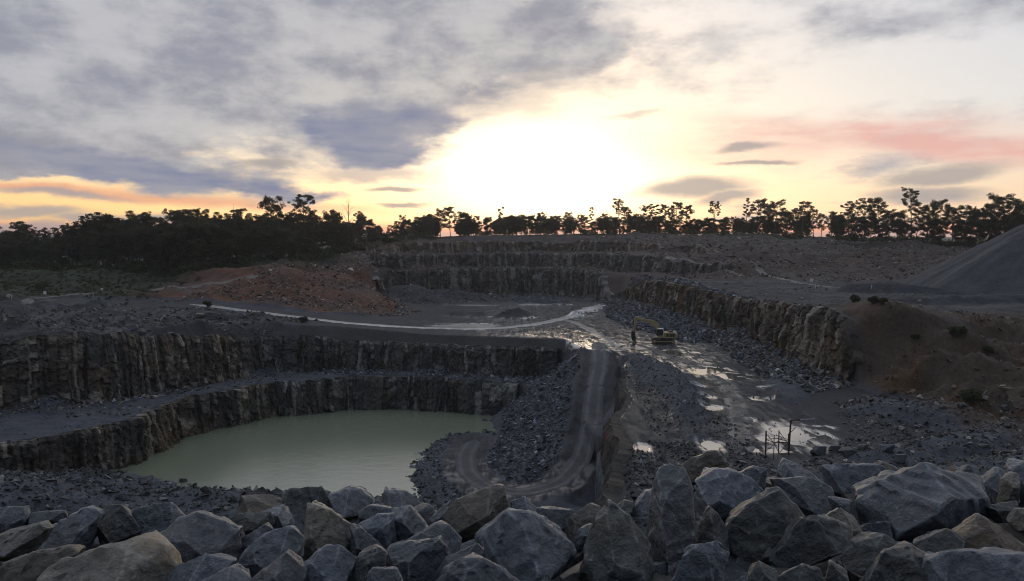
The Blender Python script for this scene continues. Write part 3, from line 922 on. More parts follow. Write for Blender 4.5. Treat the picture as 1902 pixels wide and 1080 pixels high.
# ------------------------------------------------------------------ boulders of the bund in front of the viewer
def rock_mat(name, base, dark, pale, patch, patch_amt=0.35, rough=0.48):
    m, t = new_mat(name)
    co = t.node('ShaderNodeTexCoord').outputs['Object']
    oi = t.node('ShaderNodeObjectInfo').outputs['Random']
    off = t.node('ShaderNodeCombineXYZ', {0: t.math('MULTIPLY', oi, 37.0), 1: t.math('MULTIPLY', oi, 91.0), 2: t.math('MULTIPLY', oi, 53.0)}).outputs[0]
    v = t.node('ShaderNodeVectorMath', {0: co, 1: off}, operation='ADD').outputs[0]
    big = t.noise(v, 1.1, 5, 0.6, 0.4)
    fine = t.noise(v, 16.0, 5, 0.7)
    mid = t.noise(v, 4.5, 6, 0.68, 0.3)
    c = t.mix(t.ramp(big, 0.35, 0.65), base, dark)
    c = t.mix(t.math('MULTIPLY', t.ramp(t.noise(v, 0.8, 3, 0.5), 0.52, 0.66), patch_amt), c, patch)
    # dusty bruises and pale hairline veins
    c = t.mix(t.math('MULTIPLY', t.ramp(mid, 0.54, 0.70), 0.55), c, pale)
    vo = t.node('ShaderNodeTexVoronoi', {'Vector': t.node('ShaderNodeVectorMath', {0: v, 1: t.node('ShaderNodeTexNoise', {'Vector': v, 'Scale': 2.2, 'Detail': 4.0}).outputs['Color']}, operation='ADD').outputs[0], 'Scale': 1.3}, feature='DISTANCE_TO_EDGE')
    vein = t.math('MULTIPLY', t.ramp(vo.outputs['Distance'], 0.0, 0.018, 1.0, 0.0), t.ramp(fine, 0.42, 0.62))
    c = t.mix(t.math('MULTIPLY', vein, 0.7), c, pale)
    # worn edges
    pt = t.node('ShaderNodeAttribute', attribute_name='edge').outputs['Fac']
    edge = t.math('MULTIPLY', t.ramp(pt, 0.15, 0.75), t.ramp(mid, 0.40, 0.58, 0.15, 1.0))
    c = t.mix(t.math('MULTIPLY', edge, 0.85), c, pale)
    k = t.ramp(fine, 0.3, 0.7, 0.62, 1.38, False)
    c = t.mix(1.0, c, t.node('ShaderNodeCombineColor', {0: k, 1: k, 2: k}).outputs[0], 'MULTIPLY')
    tone = t.ramp(oi, 0.0, 1.0, 0.62, 1.16, False)
    c = t.mix(1.0, c, t.node('ShaderNodeCombineColor', {0: tone, 1: tone, 2: tone}).outputs[0], 'MULTIPLY')
    hgt = t.math('ADD', t.math('MULTIPLY', mid, 0.7), t.math('MULTIPLY', fine, 0.3))
    bp = t.node('ShaderNodeBump', {'Height': hgt, 'Strength': 1.0, 'Distance': 0.09})
    finish(t, **{'Base Color': c, 'Roughness': rough, 'Normal': bp.outputs[0], 'Specular IOR Level': 0.5})
    return m
ROCKM = {
    'b': rock_mat('blue_grey_stone', (0.086, 0.096, 0.116), (0.054, 0.062, 0.076), (0.21, 0.225, 0.245), (0.095, 0.090, 0.078), 0.25),
    'p': rock_mat('pale_grey_stone', (0.125, 0.132, 0.148), (0.082, 0.088, 0.100), (0.27, 0.275, 0.285), (0.12, 0.11, 0.095), 0.25),
    'd': rock_mat('dark_green_grey_stone', (0.050, 0.055, 0.054), (0.036, 0.040, 0.040), (0.150, 0.155, 0.150), (0.075, 0.066, 0.050), 0.5),
    't': rock_mat('tan_stone', (0.190, 0.165, 0.125), (0.120, 0.110, 0.095), (0.26, 0.235, 0.19), (0.185, 0.135, 0.080), 0.7),
    'n': rock_mat('brown_stone', (0.080, 0.064, 0.048), (0.052, 0.047, 0.042), (0.16, 0.145, 0.125), (0.105, 0.072, 0.042), 0.7),
}
def hull2(pts):
    pts = sorted(set(map(tuple, pts)))
    def half(seq):
        r = []
        for p in seq:
            while len(r) >= 2 and (r[-1][0] - r[-2][0]) * (p[1] - r[-2][1]) - (r[-1][1] - r[-2][1]) * (p[0] - r[-2][0]) <= 0:
                r.pop()
            r.append(p)
        return r
    a, b = half(pts), half(pts[::-1])
    return a[:-1] + b[:-1]

def stone_mesh(normals, offs, rng, res=0.06, size=1.0, rough=1.0, chips=5, bev=0.012):
    """solid bounded by planes (n.x = o about the centre): cut, chip, bevel, then refine and roughen"""
    bm = bmesh.new()
    bmesh.ops.create_cube(bm, size=8.0 * size)
    def slice_(n, o):
        n = Vector(n).normalized()
        bmesh.ops.bisect_plane(bm, geom=bm.verts[:] + bm.edges[:] + bm.faces[:], dist=1e-5, plane_co=n * float(o), plane_no=n, clear_outer=True)
        ed = [e for e in bm.edges if e.is_boundary]
        if ed:
            bmesh.ops.contextual_create(bm, geom=ed)
    for n, o in zip(normals, offs):
        slice_(n, o)
    for n in [(1, 0, 0), (-1, 0, 0), (0, 1, 0), (0, -1, 0), (0, 0, 1), (0, 0, -1)]:
        if max((v.co.dot(Vector(n)) for v in bm.verts), default=0) > 1.7 * size:
            slice_(n, 1.0 * size)
    for _ in range(chips):
        e = rng.normal(size=3)
        e /= np.linalg.norm(e)
        sup = max(v.co.dot(Vector(e)) for v in bm.verts)
        slice_(e, sup * rng.uniform(0.86, 0.97))
    bmesh.ops.remove_doubles(bm, verts=bm.verts[:], dist=0.004 * size)
    bv = bmesh.ops.bevel(bm, geom=bm.edges[:], offset=bev * size, segments=1, affect='EDGES', clamp_overlap=True)
    for f in bv['faces']:
        if f.is_valid: f.material_index = 1
    bmesh.ops.remove_doubles(bm, verts=bm.verts[:], dist=0.003 * size)
    bmesh.ops.triangulate(bm, faces=bm.faces[:])
    for _ in range(7):
        lim = res * size * 1.5
        ed = [e for e in bm.edges if e.calc_length() > lim]
        if not ed: break
        bmesh.ops.subdivide_edges(bm, edges=ed, cuts=1)
        bmesh.ops.triangulate(bm, faces=[f for f in bm.faces if len(f.verts) > 3])
    bmesh.ops.recalc_face_normals(bm, faces=bm.faces[:])
    bm.normal_update()
    bm.verts.index_update()
    P = np.array([v.co[:] for v in bm.verts])
    Nn = np.array([v.normal[:] for v in bm.verts])
    F = np.array([[v.index for v in f.verts] for f in bm.faces])
    EDGE = np.array([sum(f.material_index for f in v.link_faces) / max(1, len(v.link_faces)) for v in bm.verts])
    bm.free()
    sd = int(rng.integers(0, 9999))
    q = P / size
    # conchoidal scallops, stepped breaks along a bedding direction, grain
    bed = rng.normal(size=3)
    bed /= np.linalg.norm(bed)
    a = fbm3(q * 2.3 + sd, sd, 3)
    lay = (q @ bed) * 4.5 + a * 2.2
    stp = (np.floor(lay) + sstep(0.0, 0.25, lay - np.floor(lay)) - lay)
    scal = np.abs(fbm3(q * 1.9 + 3.7, sd + 3, 2))
    disp = rough * size * (0.030 * fbm3(q * 1.6 + 7, sd + 5, 2) - 0.045 * scal + 0.036 * stp + 0.026 * fbm3(q * 7, sd + 9, 3))
    P = P + Nn * disp[:, None]
    return P, F, EDGE

# outlines of the boulders in the photograph (pixels), kind of stone, label
BOULDERS = [
 ('b', 'bluish slab with a flat top at the left end of the boulder row', [(-30, 948), (20, 943), (55, 944), (57, 958), (52, 978), (0, 992), (-30, 990)]),
 ('b', 'low dark blue boulder tucked behind the long slanted slab', [(57, 952), (118, 950), (126, 966), (85, 980), (53, 984)]),
 ('b', 'long dark slab leaning up to a pale broken corner', [(60, 1018), (85, 985), (155, 945), (172, 948), (186, 956), (165, 1015), (150, 1024), (65, 1028)]),
 ('d', 'dark jagged boulder under the left end of the slanted slab', [(-20, 1000), (70, 976), (86, 986), (66, 1022), (50, 1040), (-20, 1045)]),
 ('d', 'grey-brown boulder with an overhanging dark underside', [(183, 972), (200, 940), (228, 942), (240, 955), (258, 985), (232, 1008), (190, 1014)]),
 ('b', 'blue boulder with a sharp vertical edge and peaked top', [(234, 952), (300, 938), (316, 934), (345, 965), (352, 990), (300, 1002), (258, 988)]),
 ('p', 'wide pale grey boulder with a rough scaly upper face', [(297, 1000), (335, 964), (372, 955), (440, 983), (450, 1015), (446, 1036), (425, 1052), (350, 1044), (303, 1018)]),
 ('t', 'large tan boulder with a smooth domed top', [(65, 1085), (108, 1046), (190, 1020), (262, 1008), (300, 1018), (325, 1045), (337, 1085), (330, 1130), (75, 1130)]),
 ('n', 'brown-stained flat boulder left of the domed tan one', [(-10, 1095), (12, 1046), (60, 1030), (125, 1018), (142, 1028), (95, 1064), (60, 1105)]),
 ('b', 'grey boulder with a dark scooped hollow in its face', [(318, 1058), (385, 1030), (436, 1040), (425, 1062), (380, 1105), (325, 1112)]),
 ('b', 'small blue-grey boulder below the scooped one', [(365, 1085), (428, 1055), (462, 1075), (472, 1118), (362, 1118)]),
 ('d', 'low dark block with a flat pale top and shadowed front', [(408, 978), (445, 955), (500, 953), (509, 974), (470, 990), (436, 994)]),
 ('p', 'small pale boulder with dark pocks leaning on a dark block', [(484, 952), (525, 940), (540, 960), (546, 990), (512, 990)]),
 ('b', 'thin blue boulder wedged above the ridge-backed one', [(443, 1004), (490, 977), (506, 986), (480, 1008), (450, 1018)]),
 ('b', 'ridge-backed blue-green boulder beside the tan triangular one', [(437, 1060), (456, 1025), (500, 990), (535, 980), (562, 1000), (560, 1034), (520, 1054), (470, 1072)]),
 ('d', 'dark flat-topped boulder standing up against the pond', [(524, 922), (540, 908), (595, 906), (621, 940), (612, 962), (570, 972), (540, 964)]),
 ('p', 'pale round-backed boulder rising against the pond', [(608, 920), (645, 905), (668, 910), (692, 932), (668, 962), (640, 970), (616, 956)]),
 ('t', 'tan triangular boulder with a pitted brown face', [(574, 940), (606, 948), (655, 980), (658, 1012), (640, 1027), (561, 1040), (557, 1026)]),
 ('b', 'dark blue boulder leaning on the right of the tan triangular one', [(650, 972), (668, 978), (716, 1022), (700, 1036), (654, 1038)]),
 ('b', 'pointed grey-blue boulder with a ridge running down its front', [(462, 1085), (530, 1033), (567, 1060), (568, 1100), (468, 1112)]),
 ('b', 'bulky blue boulder with a square notch in its top', [(566, 1048), (600, 1020), (630, 1014), (661, 1036), (656, 1085), (640, 1112), (564, 1112)]),
 ('d', 'greenish boulder with one pale diagonal edge', [(636, 1088), (664, 1036), (702, 1018), (717, 1030), (712, 1058), (665, 1112), (636, 1112)]),
 ('b', 'small flat blue boulder behind the split slab', [(668, 950), (685, 940), (726, 945), (729, 962), (668, 974)]),
 ('b', 'rounded blue-green boulder left of the split slab', [(660, 978), (700, 958), (730, 956), (733, 1015), (714, 1020), (680, 1006)]),
 ('p', 'split slab with a bright sloping edge', [(731, 946), (760, 941), (797, 986), (782, 998), (734, 1018)]),
 ('p', 'pale angular block at the shore end of the boulder row', [(709, 940), (715, 910), (756, 914), (778, 935), (742, 950)]),
 ('p', 'small pale leaning wedge beside the big brown block', [(798, 966), (826, 938), (836, 930), (832, 968)]),
 ('n', 'big squared block with a rusty brown face and blue top', [(826, 955), (850, 930), (912, 906), (937, 903), (939, 948), (915, 958), (890, 992), (868, 1012), (848, 1006), (834, 978)]),
 ('p', 'pale boulder behind the low slab, topped by a point', [(742, 1018), (815, 973), (832, 977), (854, 1002), (850, 1030), (790, 1020)]),
 ('b', 'low wide slab with a dark undercut edge', [(722, 1016), (815, 1004), (822, 1035), (840, 1046), (830, 1074), (735, 1074), (725, 1044)]),
 ('b', 'very large blue-grey boulder with a layered pale upper edge', [(884, 1015), (905, 975), (938, 948), (985, 953), (1066, 1018), (1060, 1042), (990, 1072), (955, 1068), (912, 1052)]),
 ('b', 'domed green-blue boulder below the very large one', [(812, 1095), (825, 1056), (860, 1038), (900, 1040), (938, 1060), (966, 1084), (976, 1125), (812, 1125)]),
 ('b', 'grey boulder half hidden behind the domed green-blue one', [(800, 1085), (830, 1036), (882, 1012), (902, 1028), (845, 1062), (815, 1090)]),
 ('b', 'small blocky stone at the foot of the greenish boulder', [(680, 1085), (690, 1058), (735, 1060), (746, 1080), (740, 1115), (680, 1115)]),
 ('b', 'narrow blue stone behind the very large boulder', [(948, 934), (975, 924), (1006, 955), (1012, 982), (962, 960)]),
 ('p', 'smooth pale blue slab between two brown stones', [(998, 946), (1063, 950), (1062, 988), (1040, 992), (1008, 974)]),
 ('n', 'brown angular boulder left of the dark pyramid', [(1048, 994), (1060, 960), (1095, 938), (1122, 945), (1118, 972), (1066, 1008)]),
 ('b', 'small blue wedge at the left foot of the dark pyramid', [(1062, 1012), (1075, 985), (1100, 974), (1107, 980), (1092, 1008), (1075, 1026)]),
 ('d', 'large dark pyramid-shaped boulder', [(1084, 1034), (1100, 985), (1126, 936), (1134, 934), (1165, 955), (1205, 1020), (1212, 1085), (1200, 1130), (1110, 1130), (1085, 1050)]),
 ('d', 'small dark round stone behind the pyramid boulder', [(1143, 944), (1160, 930), (1178, 934), (1178, 956), (1155, 960)]),
 ('p', 'tall upright standing stone with a rounded head', [(1207, 1000), (1211, 918), (1228, 872), (1245, 862), (1265, 868), (1278, 895), (1286, 960), (1286, 1000), (1272, 1060), (1256, 1130), (1214, 1130)]),
 ('p', 'pale sloping stone behind the tall standing stone', [(1174, 952), (1200, 914), (1214, 910), (1214, 970), (1180, 978)]),
 ('b', 'blue boulder with one flat tilted face below the standing stone', [(1248, 1092), (1270, 1036), (1295, 1010), (1325, 1005), (1349, 1030), (1342, 1078), (1336, 1118), (1248, 1118)]),
 ('d', 'small peaked stone between the standing stone and a big boulder', [(1290, 1004), (1310, 955), (1318, 942), (1330, 955), (1348, 978), (1348, 1016), (1298, 1020)]),
 ('b', 'big rounded blue boulder right of the standing stone', [(1292, 965), (1296, 895), (1330, 875), (1360, 873), (1396, 900), (1430, 915), (1402, 940), (1370, 962), (1326, 966)]),
 ('n', 'brown peaked rock behind the rounded blue boulder', [(1258, 892), (1270, 860), (1300, 845), (1330, 840), (1355, 858), (1368, 880), (1300, 898)]),
 ('b', 'small blue stone behind the mossy-looking boulder', [(1368, 884), (1400, 867), (1423, 872), (1420, 908), (1394, 904)]),
 ('d', 'large mottled greenish boulder with a ridged front', [(1344, 1008), (1360, 970), (1400, 935), (1447, 914), (1466, 935), (1496, 965), (1492, 1002), (1460, 1018), (1432, 1047), (1370, 1042), (1347, 1028)]),
 ('b', 'broad teal-grey boulder with a rounded right end', [(1434, 892), (1500, 889), (1540, 905), (1546, 932), (1530, 964), (1490, 958), (1448, 924)]),
 ('p', 'pale oval-ended slab on top of the teal-grey boulder', [(1442, 874), (1455, 852), (1480, 864), (1520, 890), (1500, 897), (1446, 894)]),
 ('b', 'long blue block behind the biggest boulder', [(1530, 885), (1528, 865), (1600, 862), (1641, 868), (1642, 900), (1584, 930), (1542, 910)]),
 ('t', 'tan lump on the end of the long blue block', [(1612, 888), (1640, 860), (1678, 876), (1664, 900), (1620, 902)]),
 ('b', 'small dark blue stone under the long blue block', [(1538, 924), (1580, 930), (1587, 952), (1552, 958)]),
 ('t', 'small tan stone between two grey boulders', [(1528, 966), (1560, 944), (1586, 960), (1602, 994), (1560, 992)]),
 ('d', 'long grey-green boulder lying beside the mottled one', [(1432, 1050), (1490, 965), (1530, 961), (1570, 974), (1587, 1006), (1562, 1024), (1470, 1060)]),
 ('b', 'biggest boulder of all, blue-grey with a scooped top facet', [(1594, 955), (1600, 930), (1640, 895), (1715, 867), (1810, 888), (1830, 930), (1837, 978), (1800, 1000), (1760, 996), (1680, 998), (1630, 996), (1604, 980)]),
 ('d', 'ripple-sided dark stone below the biggest boulder', [(1563, 1034), (1590, 1010), (1640, 994), (1659, 1005), (1656, 1022), (1590, 1060), (1568, 1054)]),
 ('d', 'dark lens-shaped stone under the biggest boulder', [(1698, 1010), (1760, 984), (1787, 1000), (1768, 1030), (1720, 1028)]),
 ('n', 'brown wedge with a tan sloping side', [(1762, 1036), (1800, 1000), (1830, 965), (1846, 985), (1902, 1015), (1908, 1042), (1840, 1056), (1780, 1050)]),
 ('b', 'wide blue block filling the right end of the front row', [(1710, 1090), (1725, 1045), (1760, 1030), (1800, 1027), (1910, 1037), (1940, 1060), (1940, 1130), (1712, 1130)]),
 ('b', 'blue upright stone right of the biggest boulder', [(1828, 900), (1860, 873), (1877, 880), (1872, 930), (1835, 940)]),
 ('t', 'pale tan upright stone between two blue ones', [(1853, 935), (1862, 890), (1880, 879), (1891, 882), (1890, 945)]),
 ('b', 'tall blue stone at the right end of the row', [(1884, 945), (1880, 876), (1902, 861), (1932, 868), (1932, 948)]),
 ('d', 'dark flat stone below the pale tan upright one', [(1833, 940), (1886, 932), (1888, 966), (1848, 970)]),
 ('t', 'small rounded tan stone at the right end of the row', [(1876, 970), (1890, 948), (1912, 946), (1918, 986), (1884, 988)]),
 ('d', 'large dark stone below the lens-shaped one', [(1612, 1088), (1640, 1030), (1690, 1014), (1732, 1040), (1722, 1085), (1704, 1118), (1608, 1118)]),
 ('d', 'dark stone at the bottom under the ripple-sided one', [(1543, 1045), (1570, 1060), (1578, 1115), (1526, 1115)]),
 ('d', 'dark lumpy stone at the foot of the mottled boulder', [(1390, 1075), (1410, 1045), (1440, 1060), (1447, 1115), (1386, 1115)]),
 ('d', 'small dark stone beneath the long grey-green boulder', [(1444, 1075), (1490, 1050), (1522, 1060), (1524, 1115), (1448, 1115)]),
 ('p', 'pale corner of stone behind the biggest boulder', [(1774, 892), (1800, 864), (1816, 868), (1822, 900)]),
]
def boulder_depth(px, py):
    d = ray(px, py)
    k = -d[2] / d[1]
    return 2.05 / (k - 0.115)

def make_boulder(kind, label, poly, idx):
    rng = np.random.default_rng(500 + idx)
    H = hull2(poly)
    while len(H) > (11 if 'standing stone with' in label else 8):                                   # keep the corners that matter
        ar = []
        for i in range(len(H)):
            a, b, c_ = np.array(H[i - 1]), np.array(H[i]), np.array(H[(i + 1) % len(H)])
            ar.append(abs(np.cross(b - a, c_ - a)))
        H.pop(int(np.argmin(ar)))
    c2 = np.mean(H, axis=0)
    H = [tuple(c2 + (np.array(q) - c2) * 1.07) for q in H]
    xs, ys = zip(*H)
    cxp, cyp = (min(xs) + max(xs)) / 2, (min(ys) + max(ys)) / 2
    y = float(np.clip(boulder_depth(cxp, cyp), 5.9, 12.2))
    c = pd(c2[0], c2[1], y)
    P3 = [pd(a, b, y) - c for a, b in H]
    wdt = (max(xs) - min(xs)) / FPX * y
    hgt = (max(ys) - min(ys)) / FPX * y
    size = 0.5 * (wdt + hgt)
    dep = float(np.clip(0.55 * size, 0.3 * max(wdt, hgt), 0.8))
    N, O = [], []
    for i in range(len(P3)):
        a, b = P3[i], P3[(i + 1) % len(P3)]
        e = b - a
        n2_ = np.array([e[2], 0, -e[0]])
        L = np.linalg.norm(n2_)
        if L < 1e-6: continue
        n2_ /= L
        if n2_ @ ((a + b) / 2) < 0: n2_ = -n2_
        up_ = n2_[2] > 0.3
        tf = rng.uniform(0.25, 0.95) if up_ else rng.uniform(0.05, 0.55)      # front half leans back from the outline
        tb = rng.uniform(0.05, 0.5)
        for th in (-tf, tb):
            nn_ = n2_ * math.cos(th) + np.array([0, 1, 0]) * math.sin(th)
            N.append(nn_)
            O.append(max(nn_ @ ((a + b) / 2), 0.04 * size))
    for sgn in (-1, 1):
        for _ in range(2):
            nn_ = np.array([rng.normal() * 0.6, sgn, rng.normal() * 0.45 + (0.25 if sgn < 0 else 0)])
            nn_ /= np.linalg.norm(nn_)
            N.append(nn_)
            O.append(dep * rng.uniform(0.6, 0.95))
    V, F, E = stone_mesh(N, O, rng, 0.045 if size > 0.75 else 0.06, size, chips=1 if 'standing stone with' in label else 5)
    o = mesh_np('boulder', V, F, ROCKM[kind], extra={'edge': E}, smooth=True, loc=c)
    o.data.set_sharp_from_angle(angle=R(32))
    tag(o, label, 'boulder', 'boulders of the bund')
    return c, size, label
PLACED = [make_boulder(k, l, p, i) for i, (k, l, p) in enumerate(BOULDERS)]

# smaller stones choked between them, deeper in the heap
PROTO_STONES = []
for i in range(10):
    rng = np.random.default_rng(900 + i)
    N = np.vstack([rng.normal(size=(9, 3)), np.array([(1, .2, .1), (-1, .1, -.1), (.1, 1, .2), (-.2, -1, .1), (.1, .2, 1), (-.1, .1, -1)])])
    O = rng.uniform(0.62, 1.0, 15) * (0.75 + 0.25 * np.abs(N[:, 0] / np.linalg.norm(N, axis=1)))
    V, F, E = stone_mesh(N, O, rng, 0.11, 1.6)
    PROTO_STONES.append(mesh_np('stone_proto', V, F, ROCKM['bbddpbdnbd'[i]], extra={'edge': E}, smooth=True))
    PROTO_STONES[-1].data.set_sharp_from_angle(angle=R(32))
fill_rng = random.Random(5)
KN = {'b': 'blue-grey', 'd': 'dark', 'p': 'pale grey', 'n': 'brown'}
def copy_stone(pi, loc, s, label, group, cat='stone', name='stone'):
    src = PROTO_STONES[pi]
    o = src.copy()
    o.name = name
    COL.objects.link(o)
    o.location = loc
    o.scale = (s * fill_rng.uniform(0.8, 1.3), s * fill_rng.uniform(0.8, 1.3), s * fill_rng.uniform(0.65, 1.05))
    o.rotation_euler = (fill_rng.uniform(-0.5, 0.5), fill_rng.uniform(-0.5, 0.5), fill_rng.uniform(0, 6.28))
    tag(o, label, cat, group)
    return o
KINDS = 'bbddpbdnbd'
def crest_py(px):
    return float(np.interp(px, [-50, 0, 300, 480, 530, 700, 800, 900, 950, 1050, 1150, 1200, 1300, 1450, 1600, 1800, 1950], [955, 955, 950, 960, 925, 925, 960, 935, 945, 955, 955, 935, 880, 878, 880, 885, 880]))
def clear_of_crest(x, y, ztop):
    c, s_ = math.cos(PITCH), math.sin(PITCH)
    f = y * c - ztop * s_
    px = CX + FPX * x / f
    py = CY - FPX * (y * s_ + ztop * c) / f
    return py > crest_py(px)
for i in range(300):
    y = fill_rng.uniform(5.6, 11.9)
    x = fill_rng.uniform(-0.74, 0.74) * y
    s = fill_rng.uniform(0.24, 0.52)
    zc = -2.05 - 0.115 * y - 0.30 - 0.16 * fill_rng.random() - s * 0.25
    k = fill_rng.randrange(10)
    if not clear_of_crest(x, y, zc + s * 0.75): continue
    nb = min(PLACED, key=lambda q: np.hypot(q[0][0] - x, (q[0][1] - y) * 0.6))[2].split()
    lab = ' '.join(('small %s stone jammed beside the' % KN[KINDS[k]]).split() + nb)
    if len(lab.split()) > 16: lab = 'small %s stone beside the ' % KN[KINDS[k]] + ' '.join(nb[:nb.index('with')] if 'with' in nb[2:] else nb[:10])
    copy_stone(k, (x, y, zc), s, lab, 'filler stones of the bund')
for i in range(110):
    y = fill_rng.uniform(11.8, 16.5)
    x = fill_rng.uniform(-0.75, 0.75) * y
    s = fill_rng.uniform(0.3, 0.62)
    k = fill_rng.randrange(10)
    if not clear_of_crest(x, y, hz1(x, y) + s * 0.8): continue
    copy_stone(k, (x, y, hz1(x, y) + s * 0.12), s, '%s stone on the outer slope just below the boulder row' % KN[KINDS[k]], 'stones on the outer slope')

# the bund goes on past both ends of the row
for sd_, past in ((-1, 'bluish flat-topped slab'), (1, 'tall blue end stone')):
    for i in range(34):
        y = fill_rng.uniform(5.4, 10.2)
        x = sd_ * (0.70 * y + 0.4 + fill_rng.uniform(0, 5.5))
        s = fill_rng.uniform(0.45, 0.95)
        k = fill_rng.randrange(10)
        copy_stone(k, (x, y, hz1(x, y) + s * 0.25), s, '%s boulder where the bund continues past the %s' % (KN[KINDS[k]], past), 'boulders past the ends of the row', 'boulder', 'boulder')

# ------------------------------------------------------------------ rubble: uncountable broken rock
HULLS = []
for i in range(14):
    rng = np.random.default_rng(300 + i)
    bm = bmesh.new()
    for _ in range(8):
        q = rng.normal(size=3)
        q /= np.linalg.norm(q)
        bm.verts.new(q * np.array([1.0, rng.uniform(0.6, 1.0), rng.uniform(0.45, 0.85)]))
    r_ = bmesh.ops.convex_hull(bm, input=bm.verts[:])
    bmesh.ops.delete(bm, geom=[g for g in r_['geom_interior'] if isinstance(g, bmesh.types.BMVert)], context='VERTS')
    bmesh.ops.triangulate(bm, faces=bm.faces[:])
    bm.verts.index_update()
    HULLS.append((np.array([v.co[:] for v in bm.verts]), np.array([[v.index for v in f.verts] for f in bm.faces])))
    bm.free()

def rubble(name, label, x, y, size, cols, seed, sink=0.25, z=None):
    rng = np.random.default_rng(seed)
    n = len(x)
    if z is None:
        z = height(x, y)
    pick = rng.integers(0, len(HULLS), n)
    cols = np.asarray(cols)
    Vs, Fs, Cs = [], [], []
    base = 0
    for k, (hv, hf) in enumerate(HULLS):
        m = np.nonzero(pick == k)[0]
        if len(m) == 0: continue
        a = rng.uniform(0, 2 * np.pi, len(m))
        tx, ty = rng.normal(0, 0.35, len(m)), rng.normal(0, 0.35, len(m))
        s = size[m]
        sx = s * rng.uniform(0.7, 1.35, len(m))
        P = hv[None] * np.stack([sx, s, s * rng.uniform(0.6, 1.1, len(m))], 1)[:, None]
        ca, sa = np.cos(a)[:, None], np.sin(a)[:, None]
        X_ = P[..., 0] * ca - P[..., 1] * sa
        Y_ = P[..., 0] * sa + P[..., 1] * ca
        Z_ = P[..., 2] + X_ * tx[:, None] + Y_ * ty[:, None]
        X_ += x[m][:, None]
        Y_ += y[m][:, None]
        Z_ += (z[m] + s * (0.5 - sink))[:, None]
        nv = len(hv)
        Vs.append(np.stack([X_, Y_, Z_], -1).reshape(-1, 3))
        Fs.append((hf[None] + (base + np.arange(len(m)) * nv)[:, None, None]).reshape(-1, 3))
        ci = rng.integers(0, len(cols), len(m))
        cc = cols[ci] * np.clip(np.exp(rng.normal(0, 0.42, len(m))), 0.4, 3.2)[:, None]
        Cs.append(np.repeat(cc, nv, axis=0))
        base += len(m) * nv
    o = mesh_np(name, np.vstack(Vs), np.vstack(Fs), M_rubble, np.vstack(Cs))
    tag(o, label, 'rubble', kind='stuff')
    return o

def powsize(rng, n, lo, hi, p=2.6):
    u = rng.random(n)
    return (lo ** (1 - p) + u * (hi ** (1 - p) - lo ** (1 - p))) ** (1 / (1 - p))

def in_poly_samples(poly, n, seed):
    rng = np.random.default_rng(seed)
    P = np.asarray(poly, float)
    lo, hi = P.min(0), P.max(0)
    xs, ys = [], []
    tot = 0
    while tot < n:
        x = rng.uniform(lo[0], hi[0], n * 2)
        y = rng.uniform(lo[1], hi[1], n * 2)
        k = sdist(P, x, y) > 0
        xs.append(x[k]); ys.append(y[k]); tot += k.sum()
    return np.concatenate(xs)[:n], np.concatenate(ys)[:n]

BLUE = [(0.075, 0.082, 0.098), (0.060, 0.066, 0.078), (0.095, 0.102, 0.118), (0.05, 0.054, 0.062), (0.13, 0.135, 0.15)]
REDS = [(0.115, 0.078, 0.056), (0.09, 0.066, 0.052), (0.16, 0.125, 0.10), (0.075, 0.058, 0.047), (0.20, 0.165, 0.135)]
MIXD = [(0.085, 0.080, 0.075), (0.065, 0.064, 0.064), (0.12, 0.11, 0.10), (0.10, 0.078, 0.06), (0.17, 0.155, 0.135)]
DARKC = [(0.05, 0.053, 0.058), (0.040, 0.043, 0.047), (0.07, 0.070, 0.068), (0.10, 0.098, 0.092)]

def zone(label, poly, n, lo, hi, cols, seed, p=2.6, clump=0.0, keep=None):
    x, y = in_poly_samples(poly, n, seed)
    rng = np.random.default_rng(seed + 1)
    if clump:
        d = fbm2(x / 9, y / 9, seed, 3)
        k = d > rng.uniform(-0.6, 0.6, n) * (1 - clump) + (clump - 0.6) * 0.5
        x, y = x[k], y[k]
    z, q = height(x, y, True)
    if keep is not None:
        k = keep(x, y, z, q)
        x, y, z = x[k], y[k], z[k]
    rubble('rubble', label, x, y, powsize(rng, len(x), lo, hi, p), cols, seed + 2, z=z)

def foot(poly, i0, i1, n, w, seed):
    B, s = resample([poly[i % len(poly)] for i in range(i0, i1 + 1)], 0.5)
    wx, wy = warp(B[:, 0], B[:, 1])
    B = B - np.stack([wx, wy], 1)
    A = sum(poly[i][0] * poly[(i + 1) % len(poly)][1] - poly[(i + 1) % len(poly)][0] * poly[i][1] for i in range(len(poly)))
    tg = np.gradient(B, axis=0)
    tg /= np.linalg.norm(tg, axis=1)[:, None]
    nn_ = np.stack([-tg[:, 1], tg[:, 0]], 1) * (1 if A > 0 else -1)
    rng = np.random.default_rng(seed)
    dens = np.clip(0.35 + fbm2(s / 14, s * 0, seed, 3), 0.02, 1)
    j = rng.choice(len(B), n, p=dens / dens.sum())
    d = 1.2 + w * rng.random(n) ** 1.7
    return B[j, 0] + nn_[j, 0] * d, B[j, 1] + nn_[j, 1] * d

def foot_zone(label, poly, i0, i1, n, w, lo, hi, cols, seed):
    x, y = foot(poly, i0, i1, n, w, seed)
    rng = np.random.default_rng(seed + 3)
    z = height(x, y)
    k = z > Z_POND - 0.6
    rubble('rubble', label, x[k], y[k], powsize(rng, k.sum(), lo, hi), cols, seed + 4, z=z[k])

